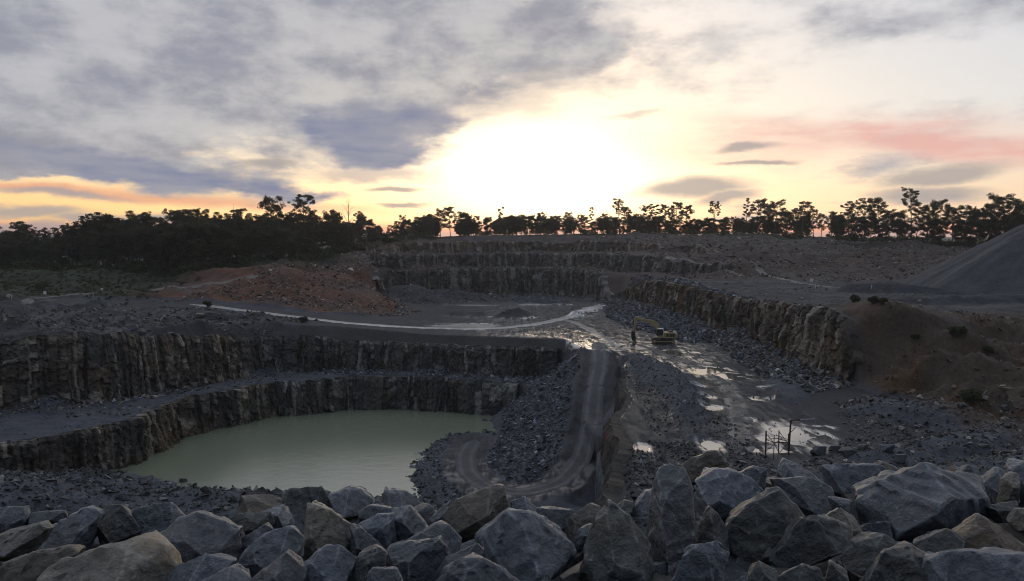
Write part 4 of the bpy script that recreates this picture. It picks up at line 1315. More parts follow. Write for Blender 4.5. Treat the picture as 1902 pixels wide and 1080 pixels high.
land = lambda x, y, z, q: (z > Z_POND - 0.4) & (q['onramp'] < 0.25)
zone('blue-grey rubble covering the bank between the ramp and the pond', [(13, 200), (-3, 196), (-2, 176), (-6, 150), (2, 134), (10, 139), (14, 155), (16.5, 172), (18, 184)], 8500, 0.13, 0.9, BLUE, 1001, 2.7, keep=land)
zone('dark rubble along the spit where the track runs into the pond', [(-20, 132), (-1, 122), (4, 128), (-2, 150), (-4, 180), (-20, 182), (-24, 155)], 3800, 0.12, 0.7, DARKC + BLUE, 1011, 2.7, keep=lambda x, y, z, q: land(x, y, z, q) & (np.minimum(q['d1'], q['d2']) > 3.6))
zone('heap of blasted blue rock beside the excavator', [(36, 318), (50, 318), (60, 262), (62, 225), (62, 198), (44, 198), (40, 212), (34, 235), (32, 262), (34, 292)], 9000, 0.2, 1.0, BLUE, 1021, 2.7)
zone('rubble strip between the puddles and the right-hand rock face', [(52, 198), (62, 196), (63, 160), (62, 140), (50, 132), (48, 150), (49, 172)], 5200, 0.15, 0.95, MIXD + BLUE, 1031, 2.6)
zone('loose red and brown rocks strewn over the left-hand hillside', [(-42, 250), (-30, 268), (-42, 300), (-52, 330), (-62, 350), (-52, 398), (-76, 345), (-94, 290), (-116, 236), (-100, 262), (-64, 250)], 15000, 0.15, 1.0, REDS, 1041, 2.8, clump=0.3)
zone('loose rocks strewn over the hillside behind the right plateau', [(62, 268), (100, 262), (150, 250), (215, 300), (230, 352), (160, 375), (110, 388), (40, 400), (60, 345)], 14000, 0.2, 1.15, MIXD + REDS, 1051, 2.8, clump=0.3)
zone('broken rock lying on the stepped benches of the far wall', [(60, 330), (44, 368), (14, 394), (-15, 392), (-50, 382), (-70, 362), (-55, 348), (-30, 352), (0, 366), (30, 350)], 6000, 0.2, 1.0, MIXD, 1061, 2.7)
zone('blue rubble at the far end of the quarry floor', [(-50, 345), (-14, 362), (20, 358), (30, 330), (10, 322), (-18, 322), (-34, 300), (-44, 305)], 5500, 0.18, 0.8, BLUE, 1071, 2.7, clump=0.3)
zone('dark wet stones along the near shore of the pond', [(-112, 108), (-108, 130), (-80, 142), (-45, 138), (-18, 132), (-4, 118), (0, 100), (-60, 104)], 9500, 0.14, 1.1, DARKC, 1081, 2.7, keep=lambda x, y, z, q: z > Z_POND - 0.4)
zone('stones scattered on the long left bench', [(-125, 140), (-96, 172), (-82, 186), (-62, 206), (-20, 209), (0, 203), (-2, 197), (-44, 206), (-62, 196), (-76, 176), (-80, 152), (-100, 128)], 2600, 0.12, 0.7, BLUE + MIXD, 1091, 2.8, clump=0.5)
zone('broken stones on the brown-stained slopes above the left bench', [(-66, 212), (-56, 228), (-100, 238), (-128, 208), (-150, 176), (-128, 152), (-108, 168), (-92, 182)], 8000, 0.15, 1.0, MIXD + DARKC + DARKC, 1101, 2.7, clump=0.3)
zone('rough stones over the heap on the right of the ramp', [(23, 178), (34, 172), (36, 140), (36, 104), (22, 92), (19, 112), (22, 140)], 3800, 0.08, 0.4, [tuple(0.75 * q for q in c_) for c_ in DARKC], 1111, 3.0, keep=lambda x, y, z, q: (q['wetp'] < 0.2) & (z > -29) & (x < 32))
zone('dark broken stone on the floor edge below the boulder row', [(14, 102), (32, 100), (29, 76), (11, 76)], 3500, 0.1, 0.6, DARKC, 1116, 2.8, keep=lambda x, y, z, q: (q['wetp'] < 0.2) & (z > -28.5))
zone('dark rubble below the brown slope on the right', [(38, 70), (34, 92), (46, 104), (52, 126), (62, 132), (80, 108), (90, 80), (70, 62)], 7000, 0.12, 0.75, DARKC + MIXD, 1121, 2.7, keep=lambda x, y, z, q: (q['wetp'] < 0.2))
zone('broken rock tipped down the bank below the boulder row', [(-40, 58), (-12, 15), (12, 15), (44, 46), (30, 60)], 5000, 0.14, 0.8, DARKC + BLUE, 1126, 2.7)
zone('stones fallen down the brown earth slope', [(64, 140), (66, 120), (80, 92), (118, 104), (106, 150), (84, 160)], 4000, 0.12, 0.7, [tuple(0.75 * q for q in c_) for c_ in REDS], 1131, 2.7, clump=0.3)
zone('stones lying on the plateau behind the right-hand crest', [(68, 150), (66, 195), (64, 250), (100, 262), (150, 200), (130, 178), (90, 172)], 1500, 0.14, 0.6, MIXD, 1141, 2.8, clump=0.4)
zone('gravel and stones scattered over the quarry floor', [(30, 100), (46, 100), (48, 150), (44, 200), (30, 260), (-20, 300), (-10, 250), (22, 200), (30, 170)], 2400, 0.06, 0.3, DARKC + BLUE, 1151, 3.0)
foot_zone('fallen blocks along the foot of the right-hand rock face', P_FLOOR, 5, 11, 4200, 7, 0.18, 1.1, MIXD + BLUE, 1201)
foot_zone('fallen blocks along the foot of the far rock face', P_FLOOR, 11, 17, 1600, 6, 0.2, 1.0, MIXD + BLUE, 1211)
foot_zone('blue scree along the foot of the face under the haul road', P_PIT, 0, 4, 4200, 7, 0.15, 0.9, BLUE, 1221)
foot_zone('scree along the foot of the high left face', P_PIT, 4, 8, 3600, 8, 0.15, 0.9, MIXD + BLUE, 1231)
foot_zone('wet stones at the waterline under the left pond face', P_POND, 3, 8, 2600, 5.0, 0.2, 0.8, DARKC, 1241)

# single blocks that stand out of the rubble
BLOCKS = [
 (250, 612, 1.7, 'p', 'pale block perched on the slope above the left bench'), (265, 622, 1.3, 'd', 'dark block below the pale perched block on the left slope'),
 (318, 626, 1.2, 'p', 'pale pointed block on the dark slope under the haul road'), (333, 625, 1.1, 'p', 'second pale pointed block on the dark slope under the haul road'),
 (372, 590, 2.0, 'n', 'flat brown slab on the rubble beside the haul road'), (405, 588, 1.6, 'p', 'grey slab on the rubble beside the haul road'), (450, 590, 1.7, 'p', 'pale slab at the end of the rubble under the haul road'),
 (432, 582, 1.3, 'p', 'small pale block among the slabs beside the haul road'),
 (225, 722, 1.1, 'p', 'whitish slab lying on the left bench'), (258, 726, 0.9, 'p', 'smaller whitish slab lying on the left bench'),
 (235, 712, 1.5, 'd', 'long flat rock against the scree of the left bench'),
 (1275, 752, 1.0, 'p', 'pale boulder on the dark heap beside the puddles'), (973, 832, 0.9, 'p', 'whitest block in the blue rubble below the ramp'), (985, 845, 0.7, 'b', 'grey block beside the whitest block below the ramp'),
 (1000, 825, 0.8, 'b', 'blue block high in the rubble below the ramp'), (960, 850, 0.7, 'b', 'blue block low in the rubble below the ramp'), (1015, 860, 0.7, 'b', 'blue block at the toe of the rubble below the ramp'),
 (1375, 662, 1.1, 'p', 'pale flat rock on the rubble strip by the puddles'), (1352, 650, 0.9, 'b', 'grey rock on the rubble strip behind the puddles'),
 (1640, 738, 1.3, 'n', 'brown block at the bottom of the earth slope'), (1605, 742, 1.0, 'p', 'pale block at the bottom of the earth slope'), (1660, 733, 1.1, 'n', 'upright block at the bottom of the earth slope'),
 (1865, 760, 1.0, 'd', 'dark block on the lower earth slope'), (1785, 765, 1.1, 'd', 'dark flat block on the lower earth slope'),
 (1520, 845, 1.5, 'p', 'broken pale block behind the boulder row near the rusty frame'), (1575, 850, 1.6, 'd', 'tall dark block behind the boulder row'), (1640, 842, 1.6, 'b', 'shattered grey block behind the boulder row'), (1672, 858, 1.3, 'p', 'pale flat block behind the boulder row'),
 (1602, 838, 1.2, 'd', 'pointed block behind the boulder row'), (1550, 838, 1.1, 'p', 'thin upright shard behind the boulder row'), (1865, 850, 1.3, 'd', 'dark block on the slope behind the tall end stone'),
 (340, 898, 1.5, 'n', 'brown rounded rock at the edge of the near shore'), (140, 897, 1.1, 'p', 'pale slab on the near shore stones'), (30, 900, 1.2, 'd', 'grey rock on the near shore stones under the left face'),
 (1290, 548, 2.0, 'n', 'reddish blocks tumbled on the right-hand face'), (1310, 556, 1.8, 'p', 'pale reddish block tumbled on the right-hand face'), (1275, 560, 1.7, 'n', 'red-brown block at the foot of the tumbled rocks'),
 (945, 582, 1.2, 'p', 'pale block on the side of the dark heap on the floor'), (935, 582, 0.9, 'd', 'dark block on the side of the heap on the floor'),
 (900, 790, 1.2, 'd', 'dark rock standing in the pond near the ramp bank'), (1500, 672, 1.2, 'b', 'grey block at the foot of the right-hand rock face'), (1455, 640, 1.4, 'n', 'tan block at the foot of the right-hand rock face'),
]
for i, (px, py, s, k, lab) in enumerate(BLOCKS):
    p = hit(px, py, 20)
    if p is None: continue
    rng = np.random.default_rng(2000 + i)
    N = np.vstack([rng.normal(size=(7, 3)), np.array([(1, .2, .1), (-1, .1, -.1), (.1, 1, .2), (-.2, -1, .1), (.1, .2, 1), (-.1, .1, -1)])])
    N /= np.linalg.norm(N, axis=1)[:, None]
    O = s * 0.5 * rng.uniform(0.7, 1.0, 13) * (0.75 + 0.5 * np.abs(N[:, 0]))
    V, F, E = stone_mesh(N, O, rng, 0.2, s, chips=4)
    a = rng.uniform(0, 3.14)
    V = V @ np.array([[math.cos(a * .2), math.sin(a * .2), 0], [-math.sin(a * .2), math.cos(a * .2), 0], [0, 0, 1]])
    zb = max(p[2], Z_POND - 0.2)
    o = mesh_np('rock_block', V, F, ROCKM[k], extra={'edge': E * 0.5}, smooth=False, loc=(p[0], p[1], zb + s * 0.22))
    tag(o, lab, 'rock', 'single blocks standing out of the rubble')
for o in PROTO_STONES:
    bpy.data.objects.remove(o)

# ------------------------------------------------------------------ trees
def plain_mat(name, col, rough=0.8, spec=0.3, nscale=4.0, nstr=0.3, metal=0.0, two=None):
    m, t = new_mat(name)
    co = t.node('ShaderNodeTexCoord').outputs['Object']
    n_ = t.noise(co, nscale, 5, 0.6)
    k = t.ramp(n_, 0.25, 0.75, 1 - nstr, 1 + nstr, False)
    c = t.mix(1.0, (*col, 1), t.node('ShaderNodeCombineColor', {0: k, 1: k, 2: k}).outputs[0], 'MULTIPLY')
    if two:
        c = t.mix(t.ramp(t.noise(co, nscale * 0.6, 4, 0.65), 0.5, 0.62), c, (*two, 1))
    finish(t, **{'Base Color': c, 'Roughness': rough, 'Specular IOR Level': spec, 'Metallic': metal})
    return m

def leaf_mat(name, col, trans):
    m, t = new_mat(name)
    co = t.node('ShaderNodeTexCoord').outputs['Object']
    oi = t.node('ShaderNodeObjectInfo').outputs['Random']
    n_ = t.noise(co, 0.5, 3, 0.6)
    k = t.math('MULTIPLY', t.ramp(n_, 0.3, 0.7, 0.6, 1.4, False), t.ramp(oi, 0, 1, 0.75, 1.25, False))
    kc = t.node('ShaderNodeCombineColor', {0: k, 1: k, 2: k}).outputs[0]
    c = t.mix(1.0, (*col, 1), kc, 'MULTIPLY')
    d = t.node('ShaderNodeBsdfPrincipled', {'Base Color': c, 'Roughness': 0.6, 'Specular IOR Level': 0.25})
    tr = t.node('ShaderNodeBsdfTranslucent', {'Color': t.mix(1.0, (*trans, 1), kc, 'MULTIPLY')})
    mx = t.node('ShaderNodeMixShader', {0: 0.35, 1: d.outputs[0], 2: tr.outputs[0]})
    t.node('ShaderNodeOutputMaterial', {'Surface': mx.outputs[0]})
    return m
M_leaf = leaf_mat('eucalypt_leaf', (0.040, 0.046, 0.026), (0.075, 0.070, 0.025))
M_leaf2 = leaf_mat('scrub_leaf', (0.036, 0.050, 0.022), (0.06, 0.07, 0.02))
M_bark = plain_mat('bark', (0.085, 0.074, 0.062), 0.9, 0.2, 1.2, 0.4, two=(0.17, 0.155, 0.135))
M_dead = plain_mat('dead_wood', (0.12, 0.105, 0.09), 0.9, 0.2, 2.0, 0.4)

class Tube:
    def __init__(self):
        self.v, self.f = [], []
    def limb(self, pts, radii, k=6):
        b0 = len(self.v)
        pts = [Vector(p) for p in pts]
        for i, p in enumerate(pts):
            d = (pts[min(i + 1, len(pts) - 1)] - pts[max(i - 1, 0)]).normalized()
            a = d.orthogonal().normalized()
            b = d.cross(a)
            for j in range(k):
                th = 2 * math.pi * j / k
                self.v.append(tuple(p + (a * math.cos(th) + b * math.sin(th)) * radii[i]))
        for i in range(len(pts) - 1):
            for j in range(k):
                a_, b_ = b0 + i * k + j, b0 + i * k + (j + 1) % k
                self.f.append((a_, b_, b_ + k, a_ + k))
    def mesh(self, name, mat):
        me = bpy.data.meshes.new(name)
        me.from_pydata(self.v, [], self.f)
        me.materials.append(mat)
        for p in me.polygons: p.use_smooth = True
        return me

def leaf_clump(rng, c, rad, n, size, flat=0.6, droop=0.25):
    """n narrow leaf-spray quads spread through a flattened ball"""
    d = rng.normal(size=(n, 3))
    d /= np.linalg.norm(d, axis=1)[:, None]
    r = rng.random(n) ** 0.45
    P = np.asarray(c)[None] + d * r[:, None] * np.array([rad, rad, rad * flat])[None]
    a = rng.normal(size=(n, 3))
    a[:, 2] -= droop
    a /= np.linalg.norm(a, axis=1)[:, None]
    b = np.cross(a, rng.normal(size=(n, 3)))
    b /= np.linalg.norm(b, axis=1)[:, None] + 1e-9
    s = size * rng.uniform(0.6, 1.4, n)[:, None]
    return np.stack([P - a * s, P - a * s * 0.1 + b * s * 0.42, P + a * s, P - a * s * 0.1 - b * s * 0.42], 1)

def quads_mesh(name, Q, mat):
    n = len(Q)
    me = bpy.data.meshes.new(name)
    me.vertices.add(n * 4)
    me.vertices.foreach_set('co', np.asarray(Q, np.float32).ravel())
    me.loops.add(n * 4)
    me.loops.foreach_set('vertex_index', np.arange(n * 4, dtype=np.int32))
    me.polygons.add(n)
    me.polygons.foreach_set('loop_start', np.arange(0, n * 4, 4, dtype=np.int32))
    me.update(calc_edges=True)
    me.materials.append(mat)
    return me

def make_tree(kind, seed):
    """unit-height (1 m) eucalypt drawn at 10 m and scaled; returns trunk mesh, crown mesh"""
    rng = np.random.default_rng(seed)
    T_ = Tube()
    Q = []
    H = 10.0
    lean = rng.normal(0, 0.35, 2)
    def axis(t):
        return np.array([lean[0] * t + 0.18 * math.sin(3.1 * t + seed), lean[1] * t + 0.15 * math.sin(2.3 * t + 2 * seed), H * t])
    r0 = {'umbrella': 0.17, 'bushy': 0.17, 'pole': 0.12, 'dead': 0.15, 'round': 0.18}[kind]
    top = {'umbrella': 0.92, 'bushy': 0.9, 'pole': 0.96, 'dead': 1.0, 'round': 0.85}[kind]
    ts = np.linspace(0, top, 9)
    T_.limb([axis(t) for t in ts], [r0 * (1 - 0.78 * t / top) * (1.25 if t == 0 else 1) for t in ts], 7)
    lo, hi, nl, reach, clump, nleaf, ls = {
        'umbrella': (0.48, 0.94, 20, 2.25, 0.60, 58, 0.135),
        'bushy': (0.22, 0.94, 30, 2.75, 0.74, 66, 0.15),
        'pole': (0.45, 0.97, 12, 1.1, 0.52, 42, 0.19),
        'dead': (0.45, 1.0, 14, 1.7, 0, 0, 0),
        'round': (0.18, 0.84, 28, 2.9, 1.0, 105, 0.18)}[kind]
    for i in range(nl):
        t = lo + (hi - lo) * (i + rng.random()) / nl
        a = i * 2.4 + rng.normal(0, 0.5)
        p0 = axis(t * top / max(top, 0.01) if t < top else top)
        if kind == 'umbrella':
            L = reach * (0.75 + 0.35 * rng.random()) * (1.0 - 0.35 * (t - lo) / (hi - lo))
            rise = 0.75 + 0.5 * rng.random()
        elif kind == 'pole':
            L = reach * rng.uniform(0.4, 1.1)
            rise = rng.uniform(0.3, 1.1)
        elif kind == 'dead':
            L = reach * rng.uniform(0.35, 1.0) * (1.1 - 0.6 * (t - lo) / (hi - lo))
            rise = rng.uniform(0.8, 1.8)
        else:
            prof = math.sin(math.pi * min(1, max(0.12, (t - lo) / (hi - lo) * 0.8 + 0.18)))
            L = reach * (0.5 + 0.5 * prof) * rng.uniform(0.55, 1.1)
            rise = rng.uniform(0.2, 0.75)
        dr = np.array([math.cos(a), math.sin(a), rise])
        mid = p0 + dr * L * 0.5 + np.array([0, 0, 0.12 * L])
        end = p0 + dr * L
        rr = r0 * 0.45 * (1.05 - t * 0.6)
        T_.limb([p0, mid, end], [rr, rr * 0.6, rr * 0.2], 5)
        tips = [end]
        for k in range(3 if kind != 'pole' else 2):
            q = p0 + (end - p0) * rng.uniform(0.45, 0.95)
            e = q + np.array([math.cos(a + rng.normal(0, 1.0)), math.sin(a + rng.normal(0, 1.0)), rng.uniform(0.15, 0.9)]) * L * rng.uniform(0.28, 0.5)
            T_.limb([q, e], [rr * 0.45, rr * 0.13], 4)
            tips.append(e)
        for e in tips:
            if clump:
                cr = clump * rng.uniform(0.55, 1.15)
                Q.append(leaf_clump(rng, e, cr, int(nleaf * cr / clump), ls, 0.45 if kind != 'round' else 0.68))
    if kind in ('umbrella', 'bushy', 'round'):
        Q.append(leaf_clump(rng, axis(top), clump, nleaf, ls, 0.7))
    tm = T_.mesh('trunk', M_dead if kind == 'dead' else M_bark)
    cm = quads_mesh('crown', np.concatenate(Q), M_leaf) if Q else None
    return tm, cm

TREES = {k: [make_tree(k, sd) for sd in sds] for k, sds in
         {'umbrella': [11, 12, 13, 14], 'bushy': [21, 22, 23, 24, 25], 'pole': [31, 32, 33], 'dead': [41, 42], 'round': [51, 52, 53, 54]}.items()}
trng = random.Random(77)

def plant(kind, x, y, h, label, group, wide=1.0, var=None, name=None):
    tm, cm = TREES[kind][trng.randrange(len(TREES[kind])) if var is None else var]
    z = hz1(x, y) - 0.15
    r = empty(name or {'umbrella': 'eucalyptus_tree', 'bushy': 'eucalyptus_tree', 'pole': 'sapling_tree', 'dead': 'dead_tree', 'round': 'bushy_tree'}[kind], (x, y, z), trng.uniform(0, 6.28))
    s = h / (10.3 if kind != 'round' else 9.6)
    r.scale = (s * wide, s * wide, s)
    tag(r, label, 'tree', group)
    a = bpy.data.objects.new('trunk', tm)
    COL.objects.link(a)
    a.parent = r
    if cm:
        b = bpy.data.objects.new('crown', cm)
        COL.objects.link(b)
        b.parent = r
    return r

def sky_tree(px, top, kind, y, label, group, wide=1.0, var=None):
    p = pd(px, 440, y)
    g = hz1(p[0], y)
    ztop = pd(px, top, y)[2]
    return plant(kind, p[0], y, max(3.0, ztop - g), label, group, wide, var)

G1 = 'trees on the skyline behind the quarry'
STAND = {'bushy': 'leafy eucalypt in the thin row above the far quarry wall', 'round': 'dense low tree in the thin row above the far quarry wall', 'pole': 'slender wispy sapling in the thin row above the far quarry wall', 'umbrella': 'open-crowned eucalypt in the thin row above the far quarry wall'}
SKY = [(800, 396, 'bushy', 1.1), (818, 388, 'bushy', 0.9), (836, 383, 'bushy', 0.9), (862, 394, 'round', 0.9), (884, 400, 'bushy', 0.8), (906, 403, 'round', 0.9), (930, 385, 'pole', 1.0), (945, 401, 'round', 1.0), (968, 404, 'bushy', 1.0),
       (985, 399, 'bushy', 1.0), (1003, 394, 'bushy', 0.9), (1030, 400, 'bushy', 1.0), (1055, 394, 'bushy', 1.0), (1078, 398, 'bushy', 0.9), (1120, 396, 'bushy', 0.9), (1140, 402, 'round', 0.8),
       (1165, 384, 'bushy', 0.8), (1182, 396, 'bushy', 0.7), (1200, 379, 'bushy', 0.75), (1218, 380, 'pole', 1.3), (1236, 378, 'bushy', 0.7), (1255, 374, 'bushy', 0.8), (1274, 380, 'bushy', 0.8), (1300, 406, 'round', 1.0), (1345, 406, 'round', 1.0),
       (1362, 402, 'bushy', 0.7), (1425, 378, 'bushy', 0.85), (1460, 392, 'round', 0.9), (1474, 386, 'bushy', 0.8), (1510, 388, 'bushy', 0.8), (1545, 392, 'bushy', 0.8), (1525, 396, 'bushy', 0.9), (1556, 398, 'round', 0.9), (1498, 398, 'round', 0.8), (1120, 408, 'round', 1.0), (960, 410, 'round', 1.1)]
for i, (px, tp, k, wd) in enumerate(SKY):
    where = 'above the left end of the stepped wall' if px < 930 else 'above the middle of the stepped wall' if px < 1140 else 'above the right end of the stepped wall' if px < 1300 else 'on the crest of the rubbly hill'
    sky_tree(px, tp, k, 412 + (i * 7) % 13, STAND[k].replace('above the far quarry wall', where), G1, wd)
SPECIAL = [
 (1098, 384, 'pole', 414, 0.8, 'thin leaning pole tree above the middle of the far wall', 0), (1150, 372, 'umbrella', 412, 0.8, 'tallest thin-topped tree above the middle of the far wall', 0),
 (1325, 376, 'umbrella', 410, 0.75, 'small umbrella-topped tree standing clear in a gap of the tree row', 1), (1388, 368, 'pole', 408, 0.8, 'single bare-stemmed pole tree beside the big leafy eucalypt', 1),
 (1407, 368, 'bushy', 406, 0.9, 'big leafy eucalypt with a dark trunk right of the gap', 2), (1440, 371, 'bushy', 404, 0.95, 'broad twin of the big leafy eucalypt right of the gap', 3),
 (1487, 376, 'umbrella', 400, 0.95, 'open layered eucalypt on the hill crest', 2), (1575, 378, 'umbrella', 388, 0.9, 'sparse leaning eucalypt at the edge of the right-hand wood', 3),
 (1605, 367, 'bushy', 384, 0.8, 'tall layered eucalypt in the right-hand wood', 0), (1632, 367, 'bushy', 382, 0.8, 'second tall layered eucalypt in the right-hand wood', 1),
 (1692, 354, 'umbrella', 372, 0.75, 'tallest umbrella eucalypt on the long bare stem in the right-hand wood', 0),
 (505, 364, 'bushy', 345, 0.75, 'tallest dense-topped eucalypt above the left forest', 4), (568, 366, 'umbrella', 350, 0.85, 'tall windswept eucalypt above the left forest', 1),
 (648, 369, 'dead', 365, 0.9, 'bare dead tree with upright branches above the left forest', 0), (622, 392, 'round', 360, 0.7, 'round reddish-dark crown beside the dead tree', 1), (432, 386, 'dead', 340, 0.6, 'thin bare dead tree poking above the left forest', 1)]
for px, tp, k, y, wd, lab, var in SPECIAL:
    sky_tree(px, tp, k, y, lab, 'landmark trees', wd, var)
RW = 'trees of the right-hand wood'
RL = {'bushy': 'leafy eucalypt in the dark wood behind the right-hand hill', 'round': 'dense dark tree in the wood behind the right-hand hill', 'umbrella': 'open-topped eucalypt in the dark wood behind the right-hand hill'}
for i, (px, tp, k, wd) in enumerate([(1588, 400, 'round', 0.9), (1560, 402, 'round', 0.9), (1618, 398, 'round', 0.8), (1650, 388, 'bushy', 0.8), (1668, 392, 'round', 0.8), (1702, 384, 'bushy', 0.8), (1722, 378, 'bushy', 0.8), (1748, 370, 'bushy', 0.85), (1770, 384, 'bushy', 0.8),
                                      (1792, 380, 'bushy', 0.8), (1812, 388, 'round', 0.9), (1838, 376, 'bushy', 0.8), (1856, 360, 'bushy', 0.85), (1880, 366, 'bushy', 0.9), (1905, 374, 'round', 0.9), (1930, 380, 'bushy', 0.9), (1960, 372, 'bushy', 0.9),
                                      (1680, 410, 'round', 1.0), (1735, 405, 'round', 1.0), (1785, 408, 'round', 1.0), (1835, 405, 'round', 1.0), (1875, 400, 'round', 1.0), (1640, 415, 'round', 1.0), (1990, 380, 'round', 1.0)]):
    sky_tree(px, tp, k, 352 + (i * 11) % 22 - max(0, (px - 1700)) * 0.06, RL[k] + (' left of the tallest umbrella eucalypt' if px < 1690 else ' next to the gravel cone' if px > 1815 else ' right of the tallest umbrella eucalypt'), RW, wd)
# low thicket filling the foot of the skyline row, with gaps where the glow shows
for i in range(150):
    px = trng.uniform(775, 1560)
    if (815 < px < 850) or (1512 < px < 1536) or trng.random() < 0.12:
        continue
    y = 418 + trng.random() * 14
    sky_tree(px, trng.uniform(399, 424), trng.choice(['round', 'bushy']), y, 'low thicket tree under the tall row ' + ('above the left end of the stepped wall' if px < 930 else 'above the middle of the stepped wall' if px < 1140 else 'above the right end of the wall' if px < 1300 else 'on the rubbly hill crest'), 'thicket under the skyline trees', 1.25)
# left forest: edge trees and those behind
def ftop(px):
    return float(np.interp(px, [-60, 0, 45, 75, 110, 150, 180, 225, 290, 350, 375, 410, 450, 480, 540, 600, 660, 700, 740, 790], [428, 424, 424, 436, 430, 418, 408, 403, 405, 400, 399, 402, 402, 406, 408, 408, 404, 410, 404, 406]))
def fdist(px):
    return float(np.interp(px, [-60, 0, 200, 350, 480, 600, 700, 790], [330, 328, 310, 292, 312, 346, 378, 408]))
FL = {'bushy': 'leafy eucalypt packed in the dark forest left of the quarry', 'round': 'dense dark tree packed in the forest left of the quarry', 'umbrella': 'flat-topped eucalypt rising from the forest left of the quarry', 'pole': 'slim pale-stemmed tree at the edge of the forest left of the quarry'}
for i in range(170):
    px = -60 + 850 * ((i * 0.618) % 1.0) + trng.uniform(-4, 4)
    row = i % 4
    y = fdist(px) + row * 9 + trng.uniform(0, 6)
    k = trng.choice(['bushy', 'round', 'round', 'bushy', 'umbrella'] if row else ['round', 'bushy', 'round', 'pole'])
    tp = ftop(px) + trng.uniform(0, 9) + (3 - row) * trng.uniform(2, 9)
    if row and trng.random() < 0.3:
        tp, k = ftop(px) - trng.uniform(2, 11), trng.choice(['umbrella', 'bushy'])
    seg = 'behind the bracken field' if px < 290 else 'behind the slanting hillside track' if px < 490 else 'around the tall landmark eucalypts' if px < 690 else 'beside the stepped far wall'
    rw = 'front-row' if row == 0 else 'second-row' if row == 1 else 'back-row'
    lab = rw + ' ' + FL[k].replace('packed in the dark forest left of the quarry', 'of the left forest').replace('packed in the forest left of the quarry', 'of the left forest').replace('rising from the forest left of the quarry', 'of the left forest').replace('at the edge of the forest left of the quarry', 'of the left forest') + ' ' + seg
    sky_tree(px, tp, k, y, lab, 'trees of the left forest', trng.uniform(0.75, 1.05) * (1.2 if k == 'round' else 1))

# undergrowth at the forest edge, bracken in the field
def undergrowth(label, pts, rad, n, size, seed, mat=M_leaf2, flat=0.7):
    rng = np.random.default_rng(seed)
    Q = [leaf_clump(rng, (p[0], p[1], p[2] + rad * 0.25), rad * rng.uniform(0.5, 1.3), n, size, flat, 0.0) for p in pts]
    o = bpy.data.objects.new('undergrowth', quads_mesh('undergrowth', np.concatenate(Q), mat))
    COL.objects.link(o)
    tag(o, label, 'undergrowth', kind='stuff')
rng = np.random.default_rng(4)
pts = []
for i in range(420):
    px = rng.uniform(-60, 800)
    y = fdist(px) - 3 + rng.uniform(-3, 26)
    p = pd(px, 440, y)
    pts.append((p[0], y, hz1(p[0], y) + 0.5 + rng.random() * 1.5))
undergrowth('dark leafy undergrowth along the foot of the left forest', pts, 2.6, 60, 0.5, 5)
pts = []
for i in range(520):
    px = rng.uniform(770, 2000)
    y = float(np.interp(px, [770, 1450, 1700, 2000], [414, 408, 356, 335])) + rng.uniform(-2, 12)
    p = pd(px, 440, y)
    if 815 < px < 850 or 1510 < px < 1538: continue
    pts.append((p[0], y, hz1(p[0], y) + 0.3 + 1.2 * rng.random()))
undergrowth('low scrub along the foot of the skyline trees', pts, 2.0, 60, 0.42, 6)
fx, fy = in_poly_samples([(-118, 242), (-112, 285), (-118, 318), (-235, 335), (-240, 240), (-165, 226)], 1500, 8)
fz_ = height(fx, fy)
undergrowth('dark bracken and grass covering the left-hand field', list(zip(fx, fy, fz_)), 0.9, 16, 0.36, 9, M_leaf2, 0.45)
# single bushes
BUSH = [(385, 571, 1.4, 'round dark bush beside the haul road'), (563, 600, 1.3, 'dark bush at the roadside above the pit face'), (1588, 561, 1.0, 'low bush on the right-hand crest'),
        (1622, 565, 1.0, 'small round bush near the lip of the brown slope'), (1640, 566, 0.9, 'narrow dark bush next to the small round one on the lip'), (1778, 632, 1.5, 'dark shrub high on the brown earth slope'),
        (1803, 752, 1.5, 'dark leafy shrub low on the brown earth slope'), (1700, 640, 0.7, 'small tuft on the brown earth slope'), (78, 540, 2.2, 'dark bush behind the square white sign'), (1835, 660, 0.9, 'small dark shrub on the brown slope beside the bigger one')]
for i, (px, py, s, lab) in enumerate(BUSH):
    p = hit(px, py)
    if p is None: continue
    rng = np.random.default_rng(60 + i)
    r = empty('bush', (p[0], p[1], p[2] - 0.05))
    tag(r, lab, 'bush')
    T_ = Tube()
    Q = []
    for k in range(9):
        a = k * 0.7 + rng.random()
        e = np.array([math.cos(a) * s * 0.55, math.sin(a) * s * 0.55, s * rng.uniform(0.5, 1.1)])
        T_.limb([(0, 0, 0), e * 0.5, e], [0.05 * s, 0.035 * s, 0.012 * s], 4)
        Q.append(leaf_clump(rng, e, s * 0.5, 110, 0.12 + 0.05 * s, 0.85))
    for nm, me in (('stem', T_.mesh('stem', M_bark)), ('foliage', quads_mesh('foliage', np.concatenate(Q), M_leaf2))):
        o = bpy.data.objects.new(nm, me)
        COL.objects.link(o)
        o.parent = r

